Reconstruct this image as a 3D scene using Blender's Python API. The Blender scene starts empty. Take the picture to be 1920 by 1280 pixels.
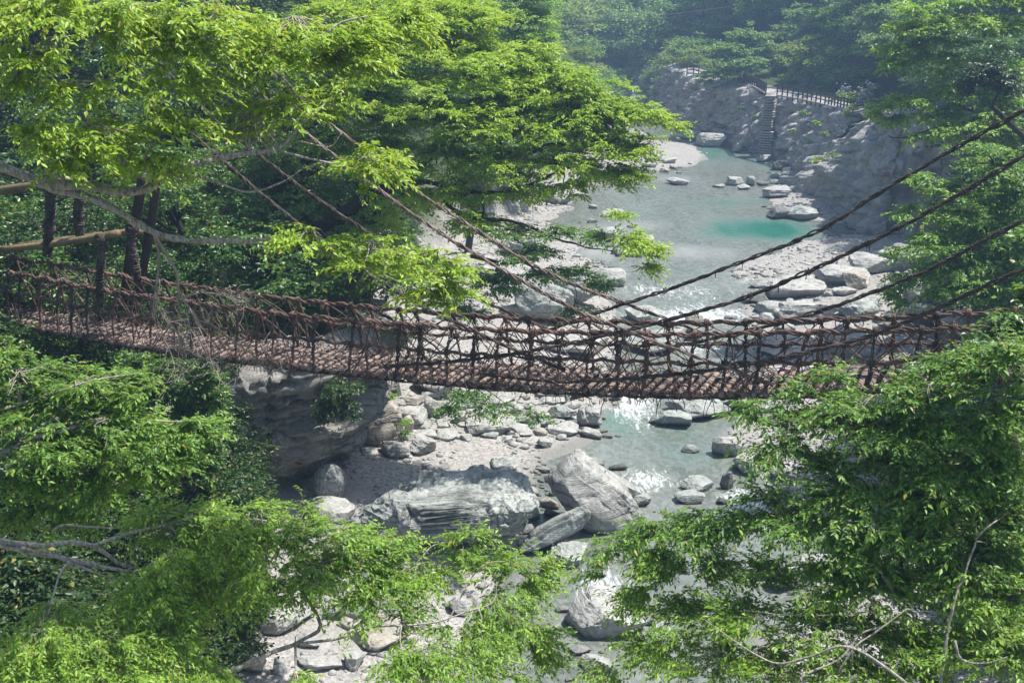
# Vine suspension bridge over a rocky mountain river, seen from above among trees
import bpy, bmesh, math
import numpy as np

rng = np.random.default_rng(11)
SC = bpy.context.scene
COL = SC.collection

# ------------------------------------------------------------------ survey camera
F, CX, CY = 2027.0, 960.0, 640.0          # focal length and centre in photo pixels
PITCH = math.radians(19.05)
CAM = np.array([0.0, 0.0, 22.0])
SP, CP = math.sin(PITCH), math.cos(PITCH)


def ray(px, py):
    cx = (np.asarray(px, float) - CX) / F
    cy = (CY - np.asarray(py, float)) / F
    return np.stack([cx, CP + cy * SP, -SP + cy * CP], -1)


def at_z(px, py, z=0.0):
    d = ray(px, py)
    return CAM + d * ((z - CAM[2]) / d[..., 2])[..., None]


def at_y(px, py, Y):
    d = ray(px, py)
    return CAM + d * (np.asarray(Y, float) / d[..., 1])[..., None]


def project(p):
    q = np.asarray(p, float) - CAM
    dep = q[..., 1] * CP - q[..., 2] * SP
    up = q[..., 1] * SP + q[..., 2] * CP
    dep = np.where(np.abs(dep) < 1e-6, 1e-6, dep)
    return CX + F * q[..., 0] / dep, CY - F * up / dep, dep


def depth_of(p):
    q = np.asarray(p, float) - CAM
    return q[..., 1] * CP - q[..., 2] * SP


# ------------------------------------------------------------------ noise
def _h(i, j, k, s=0):
    n = (i.astype(np.int64) * 374761393 + j.astype(np.int64) * 668265263 + k.astype(np.int64) * 2147483647 + s * 974634777) & 0xFFFFFFFF
    n = ((n ^ (n >> 13)) * 1274126177) & 0xFFFFFFFF
    n = ((n ^ (n >> 16)) * 2246822519) & 0xFFFFFFFF
    return ((n ^ (n >> 15)) & 0xFFFFFF) / float(0xFFFFFF)


def vnoise(p, s=0):
    p = np.asarray(p, float)
    i = np.floor(p).astype(np.int64)
    f = p - i
    f = f * f * (3 - 2 * f)
    out = 0
    for dx in (0, 1):
        wx = f[..., 0] if dx else 1 - f[..., 0]
        for dy in (0, 1):
            wy = f[..., 1] if dy else 1 - f[..., 1]
            for dz in (0, 1):
                wz = f[..., 2] if dz else 1 - f[..., 2]
                out = out + wx * wy * wz * _h(i[..., 0] + dx, i[..., 1] + dy, i[..., 2] + dz, s)
    return out * 2 - 1


def fbm(p, octv=4, s=0):
    a, f, o = 1.0, 1.0, 0
    for k in range(octv):
        o = o + a * vnoise(np.asarray(p) * f + 17.3 * k, s + k)
        a *= 0.5
        f *= 2.03
    return o


def facets(p, s=0):
    """chunky broken-rock offset: nearest random cell, a tilted plane in each"""
    p = np.asarray(p, float)
    i = np.floor(p).astype(np.int64)
    best = np.full(p.shape[:-1], 1e9)
    val = np.zeros(p.shape[:-1])
    for dx in (-1, 0, 1):
        for dy in (-1, 0, 1):
            for dz in (-1, 0, 1):
                a, b, c = i[..., 0] + dx, i[..., 1] + dy, i[..., 2] + dz
                q = np.stack([a + _h(a, b, c, s + 1), b + _h(a, b, c, s + 2), c + _h(a, b, c, s + 3)], -1)
                d = p - q
                r = (d ** 2).sum(-1)
                v = (_h(a, b, c, s + 4) - .5) + d[..., 0] * (_h(a, b, c, s + 5) - .5) * 1.4 + d[..., 1] * (_h(a, b, c, s + 6) - .5) * 1.4 + d[..., 2] * (_h(a, b, c, s + 7) - .5) * 1.4
                m = r < best
                best = np.where(m, r, best)
                val = np.where(m, v, val)
    return val


def sstep(x, a, b):
    t = np.clip((np.asarray(x, float) - a) / (b - a), 0, 1)
    return t * t * (3 - 2 * t)


def unit(v):
    v = np.asarray(v, float)
    return v / np.maximum(np.linalg.norm(v, axis=-1, keepdims=True), 1e-9)


# ------------------------------------------------------------------ mesh making
def mesh_data(name, V, faces, mat=None, smooth=True, attrs=None):
    V = np.ascontiguousarray(V, np.float32).reshape(-1, 3)
    me = bpy.data.meshes.new(name)
    me.vertices.add(len(V))
    me.vertices.foreach_set('co', V.ravel())
    faces = [np.asarray(f, np.int32) for f in faces if len(f)]
    nl = sum(f.size for f in faces)
    npoly = sum(len(f) for f in faces)
    me.loops.add(nl)
    me.polygons.add(npoly)
    me.loops.foreach_set('vertex_index', np.concatenate([f.ravel() for f in faces]))
    st, o = [], 0
    for f in faces:
        st.append(o + np.arange(len(f), dtype=np.int32) * f.shape[1])
        o += f.size
    me.polygons.foreach_set('loop_start', np.concatenate(st).astype(np.int32))
    if smooth:
        me.polygons.foreach_set('use_smooth', np.ones(npoly, bool))
    for k, v in (attrs or {}).items():
        at = me.attributes.new(k, 'FLOAT', 'POINT')
        at.data.foreach_set('value', np.ascontiguousarray(v, np.float32).ravel())
    me.update(calc_edges=True)
    if mat:
        me.materials.append(mat)
    return me


def obj(name, me, parent=None, loc=None):
    o = bpy.data.objects.new(name, me)
    COL.objects.link(o)
    if parent is not None:
        o.parent = parent
    if loc is not None:
        o.location = loc
    return o


def tag(o, label=None, cat=None, group=None, kind=None):
    for k, v in (('label', label), ('category', cat), ('group', group), ('kind', kind)):
        if v:
            o[k] = v
    return o


def empty(name, loc, label, cat, group=None):
    o = bpy.data.objects.new(name, None)
    o.empty_display_size = 0.3
    COL.objects.link(o)
    o.location = [float(c) for c in loc]
    return tag(o, label, cat, group)


class Geo:
    """collects pieces of one mesh"""
    def __init__(self):
        self.V, self.Fc, self.n = [], [], 0

    def add(self, V, faces):
        V = np.asarray(V, float).reshape(-1, 3)
        self.V.append(V)
        for f in faces:
            self.Fc.append(np.asarray(f, np.int64) + self.n)
        self.n += len(V)

    def me(self, name, mat, org=(0, 0, 0), smooth=True):
        by = {}
        for f in self.Fc:
            by.setdefault(f.shape[1], []).append(f)
        return mesh_data(name, np.concatenate(self.V) - np.asarray(org, float), [np.concatenate(v) for v in by.values()], mat, smooth)

    def build(self, name, mat, parent=None, org=(0, 0, 0), smooth=True, loc=None):
        return obj(name, self.me(name, mat, org, smooth), parent, loc)


def catmull(pts, step):
    p = np.asarray(pts, float)
    q = np.vstack([2 * p[0] - p[1], p, 2 * p[-1] - p[-2]])
    out = []
    for i in range(1, len(q) - 2):
        n = max(2, int(np.linalg.norm(q[i + 1] - q[i]) / step))
        t = np.linspace(0, 1, n, endpoint=False)[:, None]
        a, b, c, d = q[i - 1], q[i], q[i + 1], q[i + 2]
        out.append(.5 * (2 * b + (c - a) * t + (2 * a - 5 * b + 4 * c - d) * t ** 2 + (3 * b - a - 3 * c + d) * t ** 3))
    out.append(q[-2][None])
    return np.vstack(out)


def frames(p):
    t = unit(np.gradient(p, axis=0))
    m = np.abs(t).mean(0)
    ref = np.zeros(3)
    ref[np.argmin(m)] = 1
    n = unit(np.cross(t, ref))
    return t, n, np.cross(t, n)


def tube(p, r, sides=6, cap=True):
    p = np.asarray(p, float)
    N = len(p)
    r = np.broadcast_to(np.asarray(r, float), (N,))
    _, n, b = frames(p)
    a = np.arange(sides) * 2 * math.pi / sides
    V = p[:, None] + (np.cos(a)[None, :, None] * n[:, None] + np.sin(a)[None, :, None] * b[:, None]) * r[:, None, None]
    i = np.arange(N - 1)[:, None] * sides
    j = np.arange(sides)[None]
    k = (j + 1) % sides
    fc = np.stack([i + j, i + k, i + k + sides, i + j + sides], -1).reshape(-1, 4)
    fs = [fc]
    if cap:
        fs += [np.arange(sides)[None, ::-1], (np.arange(sides) + (N - 1) * sides)[None]]
    return V.reshape(-1, 3), fs


def rope(g, p, R=.05, n=4, r=.03, pitch=.7, sides=5, wob=.012, rg=rng):
    """twisted strands round a path"""
    p = np.asarray(p, float)
    s = np.r_[0, np.cumsum(np.linalg.norm(np.diff(p, axis=0), axis=1))]
    _, nn, b = frames(p)
    for k in range(n):
        ph = 2 * math.pi * (k + rg.uniform(-.25, .25)) / n + 2 * math.pi * s / pitch + .8 * vnoise(np.stack([s * .7, s * 0 + k, s * 0], -1), 5)
        rr = R * (1 + .25 * vnoise(np.stack([s * 1.3, s * 0 + 9.7 * k, s * 0 + 3], -1), 6))
        q = p + (np.cos(ph) * rr)[:, None] * nn + (np.sin(ph) * rr)[:, None] * b
        q = q + wob * np.stack([vnoise(np.stack([s * 5, s * 0 + k * 3.1 + c * 7, s * 0], -1), 8) for c in range(3)], -1)
        g.add(*tube(q, r * (1 + .18 * vnoise(np.stack([s * 2.1, s * 0 + k, s * 0 + 5], -1), 7)), sides, True))


def coil(g, c, axis, R, turns, r=.016, length=.1, sides=4, rg=rng):
    axis = unit(axis)
    ref = np.array([0.3, .2, 1.]) if abs(axis[2]) < .8 else np.array([1., .2, .1])
    u = unit(np.cross(axis, ref))
    v = np.cross(axis, u)
    m = int(turns * 9) + 2
    t = np.linspace(0, 1, m)
    ph = t * turns * 2 * math.pi + rg.uniform(0, 6)
    rr = R * (1 + rg.normal(0, .08, m))
    p = np.asarray(c) + axis * ((t - .5) * length)[:, None] + (np.cos(ph) * rr)[:, None] * u + (np.sin(ph) * rr)[:, None] * v
    g.add(*tube(p, r, sides))


# ------------------------------------------------------------------ materials
class NT:
    def __init__(self, name):
        self.m = bpy.data.materials.new(name)
        self.m.use_nodes = True
        self.t = self.m.node_tree
        self.t.nodes.clear()
        self.out = self.t.nodes.new('ShaderNodeOutputMaterial')

    def n(self, typ, **kw):
        nd = self.t.nodes.new('ShaderNode' + typ)
        for k, v in kw.items():
            if hasattr(nd, k) and not k[0].isupper():
                setattr(nd, k, v)
            else:
                nd.inputs[k.replace('_', ' ')].default_value = v
        return nd

    def l(self, a, b):
        self.t.links.new(a, b)

    def coords(self, scale=(1, 1, 1), rot=(0, 0, 0), src='Object'):
        tc = self.n('TexCoord')
        mp = self.n('Mapping')
        mp.inputs['Scale'].default_value = scale
        mp.inputs['Rotation'].default_value = rot
        self.l(tc.outputs[src], mp.inputs['Vector'])
        return mp.outputs[0]

    def noise(self, vec, scale, detail=5, rough=.6, dist=0):
        nd = self.n('TexNoise', Scale=scale, Detail=detail, Roughness=rough, Distortion=dist)
        if vec:
            self.l(vec, nd.inputs['Vector'])
        return nd.outputs['Fac']

    def ramp(self, fac, stops, interp='LINEAR'):
        nd = self.n('ValToRGB')
        r = nd.color_ramp
        r.interpolation = interp
        while len(r.elements) < len(stops):
            r.elements.new(.5)
        for e, (p, c) in zip(r.elements, stops):
            e.position = p
            e.color = (*c, 1) if len(c) == 3 else c
        self.l(fac, nd.inputs[0])
        return nd.outputs[0]

    def mix(self, fac, a, b, mode='MIX'):
        nd = self.n('Mix', data_type='RGBA', blend_type=mode)
        for s, v in ((nd.inputs[0], fac), (nd.inputs[6], a), (nd.inputs[7], b)):
            if isinstance(v, (int, float)):
                s.default_value = v
            elif isinstance(v, tuple):
                s.default_value = (*v, 1)
            else:
                self.l(v, s)
        return nd.outputs[2]

    def math(self, op, a, b=0.0, clamp=False):
        nd = self.n('Math', operation=op, use_clamp=clamp)
        for s, v in ((nd.inputs[0], a), (nd.inputs[1], b)):
            if isinstance(v, (int, float)):
                s.default_value = v
            else:
                self.l(v, s)
        return nd.outputs[0]

    def bump(self, h, strength=.5, dist=.1, prev=None):
        nd = self.n('Bump', Strength=strength, Distance=dist)
        self.l(h, nd.inputs['Height'])
        if prev:
            self.l(prev, nd.inputs['Normal'])
        return nd.outputs[0]

    def finish(self, col, rough=.8, nrm=None, spec=.3, **kw):
        b = self.n('BsdfPrincipled')
        for s, v in (('Base Color', col), ('Roughness', rough)):
            if isinstance(v, (int, float)):
                b.inputs[s].default_value = v
            elif isinstance(v, tuple):
                b.inputs[s].default_value = (*v, 1)
            else:
                self.l(v, b.inputs[s])
        b.inputs['Specular IOR Level'].default_value = spec
        for k, v in kw.items():
            b.inputs[k].default_value = v
        if nrm:
            self.l(nrm, b.inputs['Normal'])
        self.l(b.outputs[0], self.out.inputs[0])
        return self.m


def rock_mat(name, light, mid, dark, rot=(0, .25, .2), strata=7.0, rust=0.0, bump=.8):
    t = NT(name)
    w = t.coords()
    big = t.noise(w, .35, 6, .65, .6)
    fine = t.noise(w, 5.0, 8, .7)
    sv = t.coords((.35, .35, strata), rot)
    lay = t.noise(sv, 1.0, 7, .68, .25)
    c = t.ramp(big, [(.3, mid), (.6, light)])
    c = t.mix(t.ramp(lay, [(.33, (1, 1, 1)), (.46, (0, 0, 0))]), c, dark)
    c = t.mix(t.ramp(fine, [(.36, (.55, .55, .55)), (.5, (0, 0, 0))]), c, dark)
    vo = t.n('TexVoronoi', Scale=.7, feature='DISTANCE_TO_EDGE')
    ds = t.n('Mix', data_type='VECTOR')
    ds.inputs[0].default_value = .25
    nz = t.n('TexNoise', Scale=2.0, Detail=4)
    t.l(w, nz.inputs['Vector'])
    t.l(w, ds.inputs[4])
    t.l(nz.outputs['Color'], ds.inputs[5])
    t.l(ds.outputs[1], vo.inputs['Vector'])
    crack = t.math('MULTIPLY', t.ramp(vo.outputs[0], [(.0, (1, 1, 1)), (.010, (.6, .6, .6)), (.02, (0, 0, 0))]), t.ramp(big, [(.52, (0, 0, 0)), (.66, (.55, .55, .55))]))
    c = t.mix(crack, c, (dark[0] * .5, dark[1] * .5, dark[2] * .5))
    gp = t.n('NewGeometry')
    sx = t.n('SeparateXYZ')
    t.l(gp.outputs['Position'], sx.inputs[0])
    wz = t.math('ADD', sx.outputs[2], t.math('MULTIPLY', t.math('SUBTRACT', big, .5), .35))
    c = t.mix(t.ramp(wz, [(.10, (.8, .8, .8)), (.30, (0, 0, 0))]), c, (dark[0] * .7, dark[1] * .7, dark[2] * .65))
    if rust:
        r = t.noise(w, .8, 5, .6)
        c = t.mix(t.ramp(r, [(.58, (0, 0, 0)), (.72, (rust, rust, rust))]), c, (.32, .22, .12))
    tonal = t.noise(w, 1.3, 3, .5, .4)
    c = t.mix(t.ramp(tonal, [(.40, (.42, .42, .42)), (.56, (0, 0, 0))]), c, (mid[0] * .62, mid[1] * .62, mid[2] * .6))
    h = t.math('SUBTRACT', t.math('ADD', t.math('MULTIPLY', lay, 1.0), t.math('MULTIPLY', fine, .7)), t.math('MULTIPLY', crack, .5))
    return t.finish(c, .85, t.bump(h, bump, .14), .25)


def bark_mat(name, a, b, scale=9, spots=0.0):
    t = NT(name)
    v = t.coords((1, 1, .35))
    n1 = t.noise(v, scale, 6, .7)
    c = t.ramp(n1, [(.35, a), (.65, b)])
    if spots:
        c = t.mix(t.ramp(t.noise(t.coords(), 6, 4), [(.55, (0, 0, 0)), (.62, (spots,) * 3)]), c, (.16, .2, .12))
    return t.finish(c, .9, t.bump(n1, .7, .03), .2)


def leaf_mat(name, c1, c2, c3, trans=.4, tcol=(.3, .5, .05), rough=.42, spec=.35, clump=.5):
    """leaf colours vary leaf by leaf and clump by clump"""
    t = NT(name)
    g = t.n('NewGeometry')
    per = g.outputs['Random Per Island']
    cl = t.noise(t.coords(), clump, 3, .6)
    f = t.math('ADD', t.math('MULTIPLY', per, .55), t.math('MULTIPLY', cl, .5))
    col = t.ramp(f, [(.25, c1), (.55, c2), (.85, c3)])
    col = t.mix(t.ramp(per, [(.965, (0, 0, 0)), (.975, (.8, .8, .8))]), col, (.30, .25, .05))
    b = t.n('BsdfPrincipled', Roughness=rough)
    b.inputs['Specular IOR Level'].default_value = spec
    t.l(col, b.inputs['Base Color'])
    tr = t.n('BsdfTranslucent')
    t.l(t.mix(1.0, col, (tcol[0] / c2[0], tcol[1] / c2[1], tcol[2] / c2[2]), 'MULTIPLY'), tr.inputs[0])
    mx = t.n('MixShader')
    mx.inputs[0].default_value = trans
    t.l(b.outputs[0], mx.inputs[1])
    t.l(tr.outputs[0], mx.inputs[2])
    t.l(mx.outputs[0], t.out.inputs[0])
    return t.m


M = {}
M['rock'] = rock_mat('pale river rock', (.47, .465, .445), (.34, .345, .332), (.085, .09, .086))
M['rock_green'] = rock_mat('grey green schist', (.42, .44, .42), (.28, .305, .29), (.065, .073, .07), (.1, .2, .4), 9)
M['rock_warm'] = rock_mat('warm pale rock', (.46, .43, .385), (.33, .305, .27), (.14, .12, .10), (0, .1, 0), 6, .5)
M['rock_dark'] = rock_mat('wet dark rock', (.20, .205, .19), (.13, .135, .125), (.045, .047, .044))
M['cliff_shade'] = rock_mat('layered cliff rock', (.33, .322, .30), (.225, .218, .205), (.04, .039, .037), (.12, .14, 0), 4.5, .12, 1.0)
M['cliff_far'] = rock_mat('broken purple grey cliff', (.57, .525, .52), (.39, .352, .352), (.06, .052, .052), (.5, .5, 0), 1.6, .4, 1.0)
M['cliff_smooth'] = rock_mat('smooth washed cliff', (.50, .48, .47), (.38, .365, .36), (.15, .14, .14), (.1, .35, 0), 1.1, .25, .8)


def vine_mat(name, a, b, c):
    t = NT(name)
    n1 = t.noise(t.coords((1, 1, 1)), 2.2, 4, .6)
    n2 = t.noise(t.coords((6, 6, 6)), 6, 5, .7)
    col = t.ramp(n1, [(.3, a), (.5, b), (.72, c)])
    col = t.mix(t.ramp(n2, [(.3, (.8,) * 3), (.55, (0, 0, 0))]), col, (.02, .013, .01))
    return t.finish(col, .8, t.bump(n2, .7, .012), .3)


M['vine'] = vine_mat('twisted brown vine', (.075, .044, .034), (.165, .098, .074), (.29, .19, .15))
M['vine_dark'] = vine_mat('weathered dark vine', (.035, .026, .022), (.075, .056, .047), (.15, .115, .097))
M['vine_pale'] = vine_mat('dry pale vine', (.10, .07, .058), (.21, .15, .125), (.35, .27, .235))


def wood_mat(name, a, b, c, dirn=(.4, 6, 6), moss=0):
    t = NT(name)
    v = t.coords(dirn)
    n = t.noise(v, 3, 6, .7)
    info = t.n('ObjectInfo')
    col = t.ramp(n, [(.3, a), (.5, b), (.7, c)])
    k = t.ramp(info.outputs['Random'], [(0, (.62, .62, .66)), (1, (1.2, 1.12, 1.08))])
    col = t.mix(1.0, col, k, 'MULTIPLY')
    if moss:
        col = t.mix(t.ramp(t.noise(t.coords(), 2.5, 5), [(.5, (0, 0, 0)), (.65, (moss,) * 3)]), col, (.09, .11, .03))
    return t.finish(col, .85, t.bump(n, .8, .02), .2)


M['plank'] = wood_mat('split log plank', (.11, .088, .074), (.22, .174, .148), (.35, .285, .245), (6, .4, 6))
M['log'] = wood_mat('weathered beam log', (.13, .095, .055), (.24, .18, .105), (.33, .26, .16), (.5, .5, .5), .5)
M['post'] = wood_mat('dark brown timber', (.028, .021, .016), (.05, .038, .03), (.08, .06, .05), (1, 1, .3))
M['fence'] = wood_mat('dark fence timber', (.022, .017, .015), (.042, .032, .028), (.07, .055, .048), (1, 1, .3))

M['bark_pale'] = bark_mat('pale grey bark', (.13, .11, .095), (.50, .46, .40), 22, .6)
M['bark_dark'] = bark_mat('dark brown bark', (.022, .017, .013), (.055, .042, .032), 6)
M['bark_mid'] = bark_mat('grey brown bark', (.07, .055, .045), (.17, .14, .115), 7)
M['bark_dead'] = bark_mat('bleached dead twig bark', (.2, .17, .14), (.36, .32, .28), 12)

M['leaf_lime'] = leaf_mat('fresh lime leaves', (.16, .285, .025), (.28, .45, .04), (.41, .56, .075), .42, (.44, .60, .045), clump=.45)
M['leaf_bright'] = leaf_mat('bright green leaves', (.105, .225, .024), (.195, .36, .038), (.32, .49, .065), .40, (.34, .53, .045), clump=.5)
M['leaf_mid'] = leaf_mat('mid green leaves', (.065, .155, .026), (.13, .265, .04), (.25, .42, .065), .38, (.25, .44, .045), clump=.5)
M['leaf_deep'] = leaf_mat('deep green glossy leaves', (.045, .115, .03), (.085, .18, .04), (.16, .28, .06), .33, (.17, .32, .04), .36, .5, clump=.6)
M['leaf_shade'] = leaf_mat('shade darkened understorey leaves', (.018, .045, .012), (.032, .075, .019), (.06, .125, .028), .25, (.055, .12, .02), clump=.5)  # leaf colour lowered so the understorey looks deep in shade
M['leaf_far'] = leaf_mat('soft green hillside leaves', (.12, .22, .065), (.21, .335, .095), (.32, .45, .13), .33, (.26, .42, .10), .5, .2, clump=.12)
M['leaf_olive'] = leaf_mat('yellow olive leaves', (.15, .22, .05), (.25, .34, .07), (.36, .45, .11), .35, (.34, .46, .09), .5, .2, clump=.3)
HAZE, SUN_EL, SUN_AZ, SUN_E, SKY, EXPO = .0013, 64, 74, 5.0, .09, 0.92
LAIX = 2.3
# ------------------------------------------------------------------ river and banks (plan, from survey points on the water plane)
def plan(pts):
    a = np.array(pts, float)
    return at_z(a[:, 0], a[:, 1], 0.0)[:, :2]


shore_l = plan([(820, 1500), (860, 1280), (890, 1150), (960, 1060), (985, 1010), (978, 960), (985, 905), (1000, 860), (1085, 820), (1125, 775),
                (1160, 745), (1150, 690), (1160, 620), (1150, 560), (1165, 520), (1120, 490), (1060, 440), (1050, 400), (1080, 380),
                (1100, 350), (1190, 325), (1305, 310), (1322, 285), (1290, 270), (1230, 262), (1180, 235), (1130, 200), (1080, 180), (1000, 165), (850, 150)])
shore_r = plan([(850, 140), (1000, 152), (1100, 165), (1160, 180), (1190, 205), (1240, 232), (1290, 248), (1310, 262), (1375, 278), (1420, 300),
                (1460, 318), (1490, 330), (1480, 350), (1440, 375), (1450, 405), (1540, 415), (1600, 425), (1600, 436), (1500, 452), (1400, 490),
                (1350, 512), (1420, 525), (1440, 550), (1400, 575), (1400, 610), (1430, 680), (1420, 740), (1380, 780), (1370, 820), (1390, 870),
                (1400, 900), (1500, 940), (1560, 1000), (1500, 1100), (1420, 1280), (1400, 1500)])
WATER = np.vstack([[(-3, -30)], shore_l, shore_r, [(9, -30)]])
bank_l = plan([(330, 1500), (430, 1250), (480, 1060), (560, 940), (640, 850), (730, 790), (740, 700), (700, 600), (790, 520), (940, 440),
               (1030, 380), (1080, 330), (1150, 270), (1150, 220), (1080, 180), (900, 150), (700, 135)])
bank_r = plan([(700, 118), (850, 124), (1000, 133), (1120, 150), (1200, 190), (1290, 247), (1370, 276), (1430, 293), (1500, 320), (1525, 345),
               (1560, 400), (1680, 447), (1765, 540), (1760, 640), (1680, 740), (1690, 850), (1740, 1000), (1850, 1280), (1900, 1500)])
VALLEY = np.vstack([[(-13, -30)], bank_l, bank_r, [(17, -30)]])
N_LEFT = len(bank_l) + 1


def sdist(poly, x, y):
    """signed distance to a polygon (negative inside) and the nearest edge's number"""
    best = np.full(x.shape, 1e18)
    idx = np.zeros(x.shape, int)
    ins = np.zeros(x.shape, bool)
    n = len(poly)
    for i in range(n):
        ax, ay = poly[i]
        bx, by = poly[(i + 1) % n]
        dx, dy = bx - ax, by - ay
        t = np.clip(((x - ax) * dx + (y - ay) * dy) / (dx * dx + dy * dy + 1e-12), 0, 1)
        d = (x - ax - t * dx) ** 2 + (y - ay - t * dy) ** 2
        m = d < best
        best = np.where(m, d, best)
        idx = np.where(m, i, idx)
        c = ((ay > y) != (by > y)) & (x < dx * (y - ay) / (dy + 1e-12 * (dy == 0)) + ax)
        ins ^= c
    d = np.sqrt(best)
    return np.where(ins, -d, d), idx


def ground(x, y):
    x = np.asarray(x, float)
    y = np.asarray(y, float)
    dw, _ = sdist(WATER, x, y)
    dv, ix = sdist(VALLEY, x, y)
    p = np.stack([x, y, x * 0], -1)
    floor = np.clip(dw * .11, -1.3, 1.0) + .10 * fbm(p * .35, 3, 2) + .03 * fbm(p * 1.7, 2, 4)
    floor = np.where(dw > 9, floor + (dw - 9) * .03, floor)
    d = np.maximum(dv, 0)
    left = ix < N_LEFT
    near_r = (~left) & (y < 84)
    nl_ = sstep(y, 47, 56)
    hl = (4.5 + 2 * nl_) * sstep(d, .3, 4.0) + .82 * nl_ * np.maximum(d - 3, 0) + (1 - nl_) * (.16 * np.maximum(d - 3, 0) + .8 * np.maximum(d - 16, 0))
    hr = 7.0 * sstep(d, 1.2, 4.5) + .85 * np.maximum(d - 10.5, 0)
    hn = .42 * d + .5 * np.maximum(d - 5, 0)
    far = sstep(y, 175, 215)
    hr = hr * (1 - far) + far * (3 * sstep(d, 0, 8) + .75 * np.maximum(d - 6, 0))
    hl = hl * (1 - far) + far * (3 * sstep(d, 0, 8) + .75 * np.maximum(d - 6, 0))
    h = np.where(left, hl, np.where(near_r, hn, hr))
    h = 95 * np.tanh(h / 95)
    rough = np.minimum(d, 14) / 14
    plate = (~left) & (~near_r) & (d > 3.5) & (d < 11) & (y < 185)
    h = h + rough * np.where(plate, .1, 1.0) * (1.5 * fbm(p * .09, 4, 9) + .4 * fbm(p * .4, 3, 12))
    return floor + h


def g1(x, y):
    return float(ground(np.array([x]), np.array([y]))[0])


def on_ground(px, py, z0=0.0):
    p = at_z(px, py, z0)
    for _ in range(6):
        z = max(g1(p[0], p[1]), 0.0)
        p = at_z(px, py, min(z, 15))
    return p


# terrain sheet
ys = np.concatenate([np.linspace(-28, 24, 40, endpoint=False), 24 * np.exp(np.linspace(0, math.log(520 / 24.), 430))])
u = np.linspace(-1, 1, 420)
xs = 6 + 22 * np.sinh(u * 3.05) * 1.0
X, Y = np.meshgrid(xs, ys)
Z = ground(X, Y)
nx, ny = len(xs), len(ys)
ii = np.arange(ny - 1)[:, None] * nx + np.arange(nx - 1)[None]
fq = np.stack([ii, ii + 1, ii + 1 + nx, ii + nx], -1).reshape(-1, 4)
dvv, ixx = sdist(VALLEY, X, Y)
veg = sstep(dvv + 1.0 * vnoise(np.stack([X, Y, X * 0], -1) * .5), .5, 4.0)
t = NT('river bank ground')
w = t.coords()
peb = t.n('TexVoronoi', Scale=11.0)
t.l(w, peb.inputs['Vector'])
peb2 = t.n('TexVoronoi', Scale=2.4)
t.l(w, peb2.inputs['Vector'])
fine = t.noise(w, 1.2, 6, .7)
gc = t.ramp(fine, [(.3, (.21, .20, .188)), (.7, (.33, .315, .298))])
gs = t.n('SeparateColor')
t.l(peb.outputs['Color'], gs.inputs[0])
gc = t.mix(t.ramp(t.noise(w, .22, 3, .5), [(.42, (.22, .22, .22)), (.56, (.62, .62, .62))]), gc, t.ramp(gs.outputs[0], [(.1, (.13, .13, .125)), (.5, (.29, .28, .268)), (.9, (.45, .435, .42))]))
soil = t.ramp(t.noise(w, 2.5, 6, .7), [(.3, (.02, .03, .011)), (.55, (.042, .065, .019)), (.75, (.075, .12, .032))])
at = t.n('Attribute', attribute_name='veg')
col = t.mix(at.outputs['Fac'], gc, soil)
wet = t.n('Attribute', attribute_name='wet')
col = t.mix(wet.outputs['Fac'], col, (.16, .16, .15))
bm_ = t.bump(peb.outputs['Distance'], .4, .03)
M['ground'] = t.finish(col, .9, t.bump(fine, .25, .2, bm_), .2)
dww, _ = sdist(WATER, X, Y)
terrain = obj('terrain', mesh_data('terrain', np.stack([X, Y, Z], -1), [fq], M['ground'], True,
                                   {'veg': veg, 'wet': .75 * sstep(-dww, -.5, .4)}))
tag(terrain, kind='structure')

# water sheet
yw = np.concatenate([np.linspace(-28, 24, 30, endpoint=False), 24 * np.exp(np.linspace(0, math.log(420 / 24.), 420))])
xw = np.concatenate([np.linspace(-90, -22, 40, endpoint=False), np.linspace(-22, 62, 300)])
XW, YW = np.meshgrid(xw, yw)
dW, _ = sdist(WATER, XW, YW)


def blobs(lst):
    o = np.zeros_like(XW)
    for px, py, rx, ry, a in lst:
        c = at_z(px, py)
        sx = rx * depth_of(c) / F
        sy = abs(at_z(px, py - ry)[1] - at_z(px, py + ry)[1]) / 2
        o += a * np.exp(-((XW - c[0]) / sx) ** 2 - ((YW - c[1]) / sy) ** 2)
    return o


foam = blobs([(1250, 545, 150, 22, .62), (1330, 590, 110, 20, .8), (1220, 600, 120, 16, .6), (1300, 650, 110, 26, .65), (1190, 770, 55, 45, .8),
              (1150, 745, 50, 16, .9), (1215, 900, 60, 26, .9), (1400, 935, 60, 26, 1.0), (1450, 985, 50, 30, .9), (1130, 1095, 70, 40, .8),
              (1330, 745, 80, 16, .7), (1260, 1180, 90, 60, .5), (1000, 1180, 90, 50, .45), (1030, 1010, 50, 20, .3), (1210, 190, 60, 6, .5), (1420, 520, 50, 14, .7)])
deep = blobs([(1410, 430, 130, 26, .62), (1450, 428, 80, 18, .45), (1310, 440, 90, 16, .22), (1330, 285, 60, 22, .62), (1360, 380, 110, 12, .45), (1270, 810, 110, 50, .42), (1160, 790, 60, 30, .35), (1290, 860, 80, 26, .33),
              (1450, 310, 40, 12, .5), (1160, 400, 60, 8, .35), (1300, 570, 60, 10, .3), (1210, 440, 60, 10, .1), (1215, 425, 80, 18, -.5), (1130, 470, 60, 22, -.45), (1300, 470, 130, 20, -.45), (1260, 335, 60, 10, -.4), (1120, 440, 50, 16, -.6)])
pw = np.stack([XW, YW * .45, XW * 0], -1)
ZW = .09 * np.clip(foam, 0, 1.2) * fbm(pw * 2.2, 4, 31) + .012 * fbm(pw * .8, 2, 33)
nx2 = len(xw)
ii = np.arange(len(yw) - 1)[:, None] * nx2 + np.arange(nx2 - 1)[None]
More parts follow.
